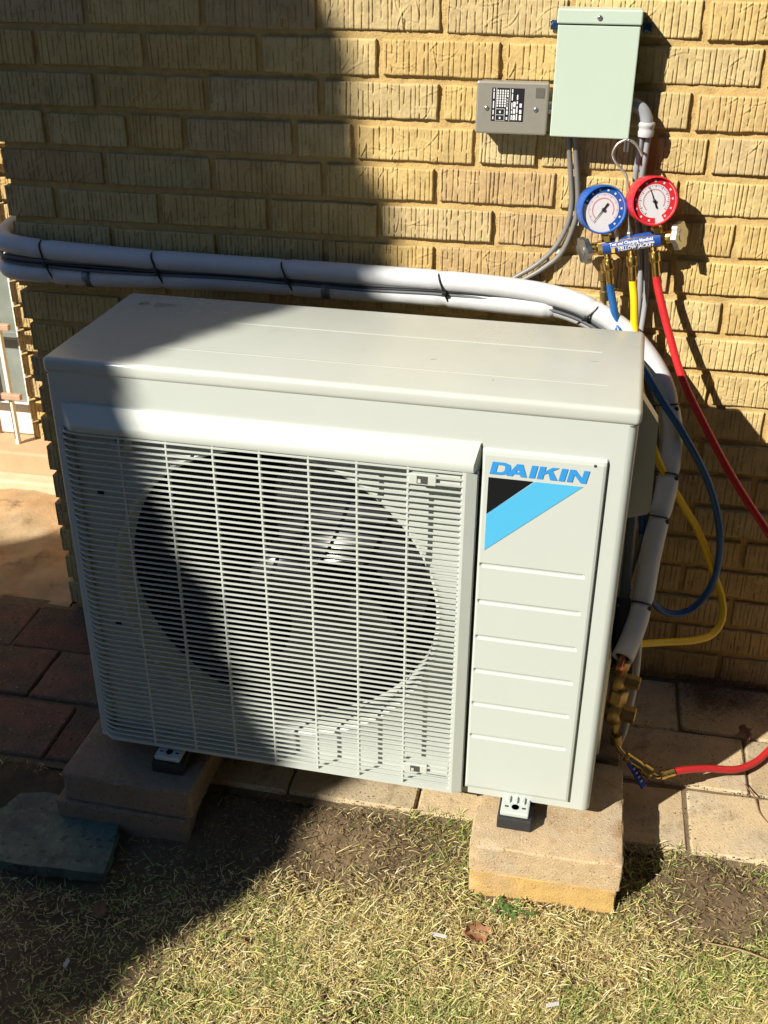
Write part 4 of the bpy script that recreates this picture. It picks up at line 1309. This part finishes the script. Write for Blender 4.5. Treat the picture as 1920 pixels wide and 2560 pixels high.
def fitting(p0, p1, parent):
    p0 = Vector(p0); p1 = Vector(p1); L = (p1 - p0).length; A = axis_matrix(p0, p1 - p0)
    b = MB()
    b.lathe([(0.0060, -0.010), (0.0060, 0.002), (0.0085, 0.003), (0.0095, 0.006), (0.0095, L * .42), (0.0085, L * .45), (0.0068, L * .46), (0.0068, L)], 18, M=A)
    return b.build('hose_fitting', M['brass'], parent, smooth_angle=40)


HO = {}
for nm, lab, mkey, f0, f1, pts in (
    ('blue', 'blue charging hose looping down behind the right side of the unit', 'blue', (0.9945, -0.050, 0.928), (1.0028, -0.050, 0.884),
     [(1.0028, -0.050, 0.885), (1.005, -0.050, 0.872), (1.012, -0.055, 0.848), (1.0237, -0.065, 0.8125), (1.046, -0.095, 0.784), (1.073, -0.120, 0.760), (1.108, -0.13, 0.713), (1.150, -0.13, 0.656), (1.206, -0.12, 0.563), (1.241, -0.12, 0.464), (1.246, -0.12, 0.367), (1.218, -0.13, 0.307), (1.177, -0.145, 0.297), (1.139, -0.165, 0.332), (1.115, -0.185, 0.405), (1.103, -0.195, 0.476), (1.090, -0.20, 0.56), (1.070, -0.18, 0.62), (1.03, -0.15, 0.66)]),
    ('yellow', 'yellow charging hose looping down beside the white pipe', 'yellow', (1.0325, -0.050, 0.937), (1.0393, -0.050, 0.892),
     [(1.0393, -0.050, 0.893), (1.0415, -0.051, 0.880), (1.0457, -0.055, 0.858), (1.0517, -0.062, 0.812), (1.062, -0.080, 0.76), (1.085, -0.13, 0.68), (1.116, -0.16, 0.609), (1.163, -0.14, 0.530), (1.205, -0.12, 0.460), (1.242, -0.115, 0.378), (1.264, -0.125, 0.330), (1.268, -0.145, 0.298), (1.252, -0.170, 0.279), (1.218, -0.20, 0.281), (1.157, -0.24, 0.296), (1.093, -0.29, 0.318), (1.068, -0.305, 0.333), (1.03, -0.30, 0.36)]),
    ('red', 'red charging hose hanging from the red gauge and looping back to the brass ball valve', 'red', (1.0680, -0.050, 0.946), (1.0770, -0.050, 0.902),
     [(1.0770, -0.050, 0.903), (1.081, -0.051, 0.886), (1.0921, -0.058, 0.8542), (1.1089, -0.068, 0.810), (1.1408, -0.090, 0.737), (1.183, -0.120, 0.672), (1.243, -0.150, 0.587), (1.310, -0.180, 0.507), (1.40, -0.20, 0.40), (1.475, -0.19, 0.29), (1.515, -0.16, 0.18), (1.510, -0.135, 0.095), (1.475, -0.130, 0.060), (1.430, -0.155, 0.054), (1.392, -0.198, 0.056), (1.358, -0.246, 0.058), (1.3174, -0.286, 0.068), (1.263, -0.3192, 0.090), (1.2191, -0.3497, 0.106), (1.193, -0.3690, 0.1125)])):
    h = empty('charging_hose', f1); tag(h, lab, 'hose', 'charging hoses')
    fitting(f0, f1, h)
    b = MB(); b.tube(catmull(pts, 10), 0.0066, 14); b.build('hose', M[mkey], h)
    HO[nm] = h
# parked fitting hanging left of the blue hose
b = MB()
A = axis_matrix((0.9860, -0.046, 0.916), (0.16, 0, -1))
b.lathe([(0.004, 0), (0.004, 0.012), (0.0078, 0.014), (0.0078, 0.028), (0.005, 0.030), (0.005, 0.046), (0.0075, 0.048), (0.0075, 0.064), (0.004, 0.066), (0.0035, 0.084)], 10, M=A)
b.build('spare_fitting', M['brassdull'], gs, smooth_angle=40)

# brass ball valve chain below the service valve
bv_ = empty('ball_valve', (1.13, -0.37, 0.11))
tag(bv_, 'brass ball valve with blue lever joining the red hose to the unit', 'valve')
pts = [(1.0875, -0.345, 0.195), (1.0890, -0.347, 0.172), (1.0960, -0.352, 0.150)]
b = MB(); b.lathe([(0.0075, 0), (0.0095, 0.002), (0.0095, 0.018), (0.0065, 0.020), (0.0065, 0.034)], 6, M=axis_matrix((1.0875, -0.345, 0.198), (0.08, -0.02, -1)), smooth=False)
b.lathe([(0.0068, 0), (0.0105, 0.001), (0.0105, 0.018), (0.007, 0.020)], 14, M=axis_matrix((1.0920, -0.348, 0.164), (0.22, -0.1, -1)))
b.build('flare_adapter', M['brassdull'], bv_, smooth_angle=40)
b = MB(); b.tube(catmull([(1.0955, -0.350, 0.148), (1.1005, -0.354, 0.138), (1.109, -0.358, 0.1305), (1.115, -0.361, 0.126)], 5), 0.0045, 10); b.build('neck', M['brass'], bv_)
dv = Vector((1.154, -0.3735, 0.1115)) - Vector((1.108, -0.359, 0.1315)); A = axis_matrix((1.112, -0.3605, 0.1300), dv)
b = MB(); b.lathe([(0.008, 0), (0.0098, 0.002), (0.0098, 0.006), (0.0088, 0.007), (0.0088, 0.030), (0.0075, 0.032), (0.0075, 0.036), (0.0115, 0.0365), (0.0118, 0.052), (0.0075, 0.054), (0.005, 0.056), (0.005, 0.062)], 18, M=A)
b.build('valve_body', M['brass'], bv_, smooth_angle=40)
p0 = A @ Vector((0, 0, 0.062)); p1 = Vector((1.194, -0.3685, 0.1125))
b = MB(); b.tube(catmull([p0 - dv.normalized() * .004, p0 + Vector((.004, 0.001, -.0005)), p1 + (p0 - p1) * .62], 4), 0.0046, 10)
A2 = axis_matrix(p1 + (p0 - p1) * .72, (p1 - p0))
b.lathe([(0.0055, 0), (0.0085, 0.0015), (0.0085, 0.010), (0.0075, 0.011), (0.0075, 0.026)], 12, M=A2); b.build('hose_end', M['brass'], bv_, smooth_angle=40)
lv0 = Vector((1.124, -0.374, 0.121)); lv1 = Vector((1.150, -0.392, 0.090))
b = MB(); b.tube([Vector((1.124, -0.3625, 0.124)), lv0], 0.0042, 10); b.build('lever_pin', M['zinc'], bv_)
xd = (lv1 - lv0); L_ = xd.length; Q = axis_matrix(lv0, xd)
b = MB(); b.box(-0.0075, 0.0075, -0.0016, 0.0016, -0.008, L_ * 0.98, 0.001, M=Q); lever = b.build('lever', M['valveblue'], bv_)
b = MB()
for k in range(4):
    b.box(-0.003, 0.003, -0.0021, -0.00165, 0.006 + k * 0.008, 0.009 + k * 0.008, M=Q); b.box(-0.003, 0.003, 0.00165, 0.0021, 0.006 + k * 0.008, 0.009 + k * 0.008, M=Q)
b.build('lever_print', M['labelwhite'], lever)

# ================================================================== lawn
def grass_material(name):
    m = bpy.data.materials.new(name)
    m.use_nodes = True
    N, Lk = m.node_tree.nodes, m.node_tree.links
    b = N['Principled BSDF']; b.inputs['Roughness'].default_value = 0.65; b.inputs['Specular IOR Level'].default_value = 0.25
    at = N.new('ShaderNodeAttribute'); at.attribute_name = 'tint'
    Lk.new(at.outputs['Color'], b.inputs['Base Color'])
    tr = N.new('ShaderNodeBsdfTranslucent'); Lk.new(at.outputs['Color'], tr.inputs[0])
    mx = N.new('ShaderNodeMixShader'); mx.inputs[0].default_value = 0.25
    Lk.new(b.outputs[0], mx.inputs[1]); Lk.new(tr.outputs[0], mx.inputs[2]); Lk.new(mx.outputs[0], N['Material Output'].inputs[0])
    return m


GMAT = grass_material('grass_blades')
blocks = [(0.862, 1.114, -0.614, -0.37), (0.13, 0.392, -0.602, -0.42), (-0.06, 0.268, -0.722, -0.52)]


def density(x, y):
    d = np.clip((-0.55 - y) / 0.16, 0, 1) * 0.80 + 0.20
    bare = fnoise(x * 5.5, y * 5.5, 41)
    d = d * np.clip((bare - 0.15) * 3.0, 0.22, 1)
    # worn soil right of the stack and in front of the paver edge
    d = d * (1 - 0.85 * np.exp(-(((x - 1.27) / 0.12) ** 2 + ((y + 0.60) / 0.065) ** 2)))
    d = d * (1 - 0.55 * np.exp(-(((x - 0.62) / 0.13) ** 2 + ((y + 0.60) / 0.07) ** 2)))
    edge = 0.36 + (y + 0.95) * 0.45                              # trodden bare ground at lower left
    d = d * np.clip(0.07 + (x - edge) / 0.16, 0.07, 1)
    return d


def make_grass(name, count, dry, label, seed, thatch=False):
    r = np.random.default_rng(seed)
    n = count * 4
    x = r.uniform(-0.25, 1.85, n); y = r.uniform(-1.30, -0.47, n)
    gn = fnoise(x * 6, y * 6, 51) * 0.65 + fnoise(x * 17, y * 17, 52) * 0.35
    w = np.where(y < -0.49, (0.35 + 0.25 * fnoise(x * 30, y * 30, 55)) * np.clip(0.35 + (x - 0.35) / 0.3, 0.35, 1), 0) if thatch else density(x, y) * (np.clip((0.78 - gn) * 2.2, 0.25, 1) if dry else np.clip((gn - 0.36) * 5.0, 0.08, 1))
    keep = r.random(n) < w
    for bx in blocks:
        keep &= ~((x > bx[0]) & (x < bx[1]) & (y > bx[2]) & (y < bx[3]))
    x = x[keep]; y = y[keep]
    sel = r.permutation(len(x))[:count]; x = x[sel]; y = y[sel]; n = len(x)
    z = soil_z(x, y)
    if dry:
        L = r.uniform(0.006, 0.021, n) * (1 + 1.1 * (r.random(n) < .10)); lay = r.uniform(0.02, 0.75, n)
    else:
        L = r.uniform(0.008, 0.026, n); lay = r.uniform(0.15, 1.1, n)
    if thatch: L = r.uniform(0.003, 0.013, n); lay = r.uniform(-0.1, 0.5, n)
    wd = r.uniform(0.00042, 0.0009, n) * (1.0 if dry else 1.1)
    az = r.uniform(0, 2 * np.pi, n)
    dx, dy = np.cos(az), np.sin(az)
    px, py = -dy, dx
    curl = r.uniform(-0.5, 0.35, n)
    V = np.zeros((n, 7, 3)); 
    ts = (0.0, 0.4, 0.75, 1.0)
    z0 = z + r.uniform(-0.001, 0.009, n) * (1 if dry else 0.4)
    sideb = r.uniform(-0.35, 0.35, n)
    for k, t in enumerate(ts):
        ang = lay + curl * t
        rr = L * t
        cx = x + dx * rr * np.cos(lay) + px * sideb * rr * t; cy = y + dy * rr * np.cos(lay) + py * sideb * rr * t
        cz = z0 + rr * np.sin(np.clip(ang, -0.3, 1.5)) * (1 - 0.3 * t)
        cz = np.maximum(cz, z + 0.0005)
        ww = wd * (1 - 0.35 * t)
        if k < 3:
            V[:, 2 * k] = np.stack([cx - px * ww, cy - py * ww, cz], 1); V[:, 2 * k + 1] = np.stack([cx + px * ww, cy + py * ww, cz + 0.0004], 1)
        else:
            V[:, 6] = np.stack([cx, cy, cz], 1)
    # turn blades around their axis a little
    base = np.arange(n)[:, None] * 7
    q = np.concatenate([base + np.array([[0, 1, 3, 2]]), base + np.array([[2, 3, 5, 4]])], 0)
    tri = base + np.array([[4, 5, 6]])
    me = bpy.data.meshes.new(name)
    me.from_pydata(V.reshape(-1, 3).tolist(), [], q.tolist() + tri.tolist())
    if dry:
        pal = np.array([(0.70, 0.58, 0.27), (0.62, 0.50, 0.19), (0.80, 0.71, 0.42), (0.38, 0.27, 0.12), (0.58, 0.55, 0.20)])
        c = pal[r.integers(0, len(pal), n)] * r.uniform(0.75, 1.15, (n, 1))
    else:
        pal = np.array([(0.26, 0.33, 0.08), (0.34, 0.39, 0.11), (0.19, 0.28, 0.065), (0.46, 0.47, 0.16)])
        c = pal[r.integers(0, len(pal), n)] * r.uniform(0.75, 1.2, (n, 1))
    if thatch: c = np.array([(0.20, 0.14, 0.075), (0.30, 0.22, 0.11), (0.13, 0.09, 0.05), (0.40, 0.31, 0.16)])[r.integers(0, 4, n)] * r.uniform(0.7, 1.2, (n, 1)) * (1 + 1.0 * np.clip((-0.60 - y) / 0.10, 0, 1))[:, None]
    col = np.ones((n, 7, 4)); col[:, :, :3] = c[:, None, :]
    ca = me.color_attributes.new('tint', 'FLOAT_COLOR', 'POINT')
    ca.data.foreach_set('color', col.reshape(-1).astype(np.float32))
    me.polygons.foreach_set('use_smooth', [True] * len(me.polygons))
    me.materials.append(GMAT)
    o = bpy.data.objects.new(name, me); COL.objects.link(o)
    tag(o, label, 'grass', kind='stuff')
    return o


make_grass('dry_grass', 105000, True, 'straw coloured dry grass matted over the lawn', 61)
make_grass('green_grass', 70000, False, 'short green grass growing through the dry lawn', 62)

make_grass('thatch', 60000, True, 'short brown stubble and crumbs covering the bare soil', 63, True)

# scraps of litter and leaves ----------------------------------------------------
def leaf(loc, size, rot, m_, label, seed, curl=0.35):
    r = random.Random(seed)
    b = MB()
    nl, nw = 10, 5
    vs = []
    for i in range(nl):
        t = i / (nl - 1)
        half = size * 0.33 * math.sin(math.pi * min(1, t * 0.93 + 0.05)) * (1 + 0.35 * math.sin(t * 19 + seed)) + 0.0008
        for j in range(nw):
            s_ = j / (nw - 1) * 2 - 1
            vs.append(((t - .5) * size, s_ * half, size * curl * (s_ * s_ * 0.35 + (t - .4) ** 2 * 0.9) + r.uniform(-1, 1) * size * 0.02))
    b.add(vs, [(i * nw + j, (i + 1) * nw + j, (i + 1) * nw + j + 1, i * nw + j + 1) for i in range(nl - 1) for j in range(nw - 1)], True)
    o = b.build('dead_leaf', m_)
    so = o.modifiers.new('thickness', 'SOLIDIFY'); so.thickness = 0.0006
    z = float(soil_z(loc[0], loc[1])) if len(loc) == 2 else loc[2]
    o.location = (loc[0], loc[1], z + 0.010); o.rotation_euler = rot
    tag(o, label, 'leaf', 'dead leaves on the ground')


leaf((0.893, -0.685), 0.052, (0.15, 0.25, 0.5), M['leafdry'], 'curled pinkish brown leaf on the grass before the sunlit paver stack', 3)
leaf((0.2825, -0.7625), 0.035, (0.3, 0.1, 1.9), M['leafdark'], 'brown leaf in the shade in front of the slate slab', 4)
leaf((0.5376, -0.772), 0.020, (0.2, 0.6, 1.3), M['leafdry'], 'small tan leaf standing in the sunny grass near the shadow edge', 5)
leaf((1.347, -0.165, 0.045), 0.034, (0.5, 0.4, -1.1), M['leafdry'], 'dry curled leaf on the pavers beyond the red hose', 6, 0.6)
leaf((0.155, -0.700), 0.022, (0.2, 0.0, 0.6), M['twig'], 'pale leaf scrap lying at the front edge of the slate slab', 8)
for i, (x, y, l, rz, lab) in enumerate(((1.020, -0.795, 0.020, 0.1, 'white scrap in the grass at the bottom edge, right of centre'), (0.835, -0.703, 0.024, -0.3, 'white scrap in the grass left of the brown leaf'), (0.275, -0.868, 0.014, 1.2, 'pale scrap on the shaded soil at lower left'))):
    b = MB(); b.box(-l / 2, l / 2, -0.0035, 0.0035, 0, 0.0012, 0.0005, 1)
    b.v = [(vx, vy + 0.003 * math.sin(vx * 160), vz + 0.0015 * math.cos(vx * 200)) for vx, vy, vz in b.v]
    o = b.build('litter_scrap', M['paper']); o.location = (x, y, float(soil_z(x, y)) + 0.012); o.rotation_euler = (0.1, 0.05, rz)
    tag(o, lab, 'litter', 'white scraps on the ground')
for i, (pts, lab) in enumerate((([(1.105, -0.545, 0.024), (1.16, -0.535, 0.022), (1.20, -0.545, 0.024)], 'thin dry twig on the bare soil beside the right paver stack'),
                                ([(1.335, -0.300, 0.048), (1.348, -0.335, 0.052), (1.355, -0.37, 0.048), (1.372, -0.40, 0.047)], 'thin dark root lying across the right pavers'),
                                ([(0.79, -0.60, 0.018), (0.835, -0.565, 0.022), (0.855, -0.52, 0.03)], 'dry stem leaning by the left edge of the sunlit paver stack'),
                                ([(1.245, -0.640, 0.012), (1.30, -0.645, 0.014), (1.345, -0.655, 0.012)], 'long straw lying on the worn soil at right'))):
    b = MB(); b.tube(catmull(pts, 6), [0.0013] * (6 * (len(pts) - 1) + 1), 6)
    tag(b.build('twig', M['leafdark'] if i == 1 else M['twig']), lab, 'twig', 'twigs and straws')
# clover patch at the foot of the stack
b = MB(); r = random.Random(5)
for k in range(34):
    x = 0.935 + r.gauss(0, 0.016); y = -0.640 + r.gauss(0, 0.008); z = float(soil_z(x, y)) + r.uniform(0.006, 0.022)
    for q in range(3):
        a = q * 2.094 + r.uniform(0, 2); s_ = r.uniform(0.0035, 0.006)
        e1 = Vector((math.cos(a), math.sin(a), r.uniform(-.3, .3))); t = Vector((-math.sin(a), math.cos(a), r.uniform(-.2, .2)))
        c = Vector((x, y, z))
        b.add([c, c + e1 * s_ * .6 + t * s_ * .55, c + e1 * s_ * 1.1 + t * s_ * .25, c + e1 * s_ * 1.1 - t * s_ * .25, c + e1 * s_ * .6 - t * s_ * .55], [(0, 1, 2, 3, 4)])
tag(b.build('clover', M['clover']), 'small green clover patch at the foot of the sunlit paver stack', 'plant', kind='stuff')

# moss and debris behind, at the wall foot right of the unit
b = MB(); r = random.Random(9)
for k in range(900):
    x = 1.30 + abs(r.gauss(0, 0.07)) * r.choice((-.5, 1)); y = -0.045 + r.gauss(0, 0.03)
    if y > -0.004: y = -0.006
    z = 0.047 + r.uniform(0, 0.012); a = r.uniform(0, 6.28); l = r.uniform(0.006, 0.02)
    e1 = Vector((math.cos(a), math.sin(a), r.uniform(-.1, .5))) * l; t = Vector((-math.sin(a), math.cos(a), 0)) * 0.0009
    c = Vector((x, y, z)); b.add([c - t, c + t, c + e1], [(0, 1, 2)])
tag(b.build('leaf_litter', M['leafdark']), 'dark plant litter gathered at the foot of the wall, right of the unit', 'debris', kind='stuff')

b = MB(); r = random.Random(19)
jx = [0.052 + 0.235 * k for k in range(-3, 8)]
for k in range(2600):
    q = r.random()
    if q < 0.45: x, y = r.uniform(-0.6, 1.8), r.choice((-0.166, -0.324, -0.484)) + r.gauss(0, 0.005)
    elif q < 0.6: x, y = r.choice(jx) + r.gauss(0, 0.004), r.choice((r.uniform(-0.16, -0.01), r.uniform(-0.48, -0.33)))
    else: x, y = r.uniform(-0.6, 1.8), r.uniform(-0.49, -0.01)
    sz = r.uniform(0.0008, 0.0026); a = r.uniform(0, 6.28); z = 0.0455
    p = [Vector((x + sz * math.cos(a + t) * r.uniform(.6, 1.2), y + sz * math.sin(a + t) * r.uniform(.6, 1.2), z)) for t in (0, 2.1, 4.2)]
    b.add(p + [Vector((x, y, z + sz * r.uniform(.6, 1.2)))], [(0, 1, 3), (1, 2, 3), (2, 0, 3)])
tag(b.build('soil_crumbs', mat('soil_crumbs', (0.15, 0.105, 0.06), 0.95, var=0.4, vscale=80)), 'loose soil crumbs scattered over the pavers', 'debris', kind='stuff')

# ================================================================== evergreen that shades the left half (outside the frame)
tree = empty('evergreen_tree', (-2.469, -3.065, 0.0))
tag(tree, 'tall dense conical evergreen standing left behind the viewer, shading the wall', 'tree')
TX, TY, TZ, TS = -2.505, -3.065, 5.018, 0.250
b = MB(); b.tube([(TX, TY, -0.1), (TX, TY, 1.5), (TX, TY, 4.6)], [0.13, 0.10, 0.02], 12); b.build('trunk', M['bark'], tree)
r = np.random.default_rng(77)
n = 40000
h = TZ - np.sqrt(r.uniform(0.0, 1.0, n)) * (TZ - 0.25)         # more foliage low down
th = r.uniform(0, 2 * np.pi, n)
rad = TS * (TZ - h) * (1 - 0.30 * r.random(n) ** 1.6) * (1 + 0.035 * np.sin(th * 5 + h * 4) + 0.03 * np.sin(h * 23 + th * 2)) + 0.01
cx, cy = TX + rad * np.cos(th), TY + rad * np.sin(th)
s = r.uniform(0.03, 0.07, n)
d1 = r.normal(size=(n, 3)); d1 /= np.linalg.norm(d1, axis=1)[:, None]
d2 = np.cross(d1, r.normal(size=(n, 3))); d2 /= np.linalg.norm(d2, axis=1)[:, None]
c = np.stack([cx, cy, h], 1)
V = np.stack([c - d1 * s[:, None], c + d2 * s[:, None] * .6, c + d1 * s[:, None], c - d2 * s[:, None] * .6], 1)
me = bpy.data.meshes.new('crown')
me.from_pydata(V.reshape(-1, 3).tolist(), [], (np.arange(n)[:, None] * 4 + np.arange(4)[None]).tolist())
me.materials.append(M['needles'])
o = bpy.data.objects.new('crown', me); COL.objects.link(o); attach(o, tree)
# dense inner twigs so that no sun passes through the crown
b = MB(); b.lathe([(1.22, 0.30), (0.9, 1.35), (0.6, 2.5), (0.28, 3.75), (0.02, 4.85)], 28, M=Matrix.Translation((TX, TY, 0)))
b.build('inner_branches', M['needles'], tree)

# ================================================================== unseen houses added to block low sky light (outside the frame)
HB = mat('dark_house_brick', (0.045, 0.045, 0.048), 0.9, var=0.25, vscale=12, bump=0.5, bscale=40)  # near-black, so the added houses bounce little light into the shade
RF = mat('dark_shingles', (0.05, 0.048, 0.045), 0.9, var=0.3, vscale=10)


def house(x0, x1, y0, y1, h, ridge, label, loc, wins):
    nh = empty('added_blocker_house', loc)
    tag(nh, label, 'house', 'added sky-blocking houses')
    b = MB(); b.box(x0, x1, y0, y1, -0.05, h); b.build('wall', HB, nh)
    ym = (y0 + y1) / 2
    b = MB()
    b.add([(x0, y0 - .2, h), (x1, y0 - .2, h), (x1, y1 + .1, h), (x0, y1 + .1, h), (x0, ym, ridge), (x1, ym, ridge)],
          [(0, 1, 5, 4), (2, 3, 4, 5), (3, 0, 4), (1, 2, 5), (3, 2, 1, 0)])
    b.build('roof', RF, nh)
    for xx in wins:
        b = MB(); b.box(xx, xx + 0.95, y1 - 0.02, y1 + 0.03, 1.0, 2.3, 0.01); fr_ = b.build('window', M['winwhite'], nh)
        b = MB(); b.box(xx + 0.06, xx + 0.89, y1 + 0.032, y1 + 0.040, 1.06, 2.24); b.build('pane', M['glass'], fr_)


house(-0.30, 10.0, -9.5, -2.9, 7.2, 9.2, 'tall dark unseen house behind the viewer, added to block sky light', (4.0, -2.9, 0.0), (1.2, 3.6, 6.2))
house(-26.0, -9.0, -16.0, -9.0, 5.2, 7.0, 'dark unseen house farther off to the left, added to block low sky light', (-15.0, -9.0, 0.0), (-20.0, -16.0, -12.0))
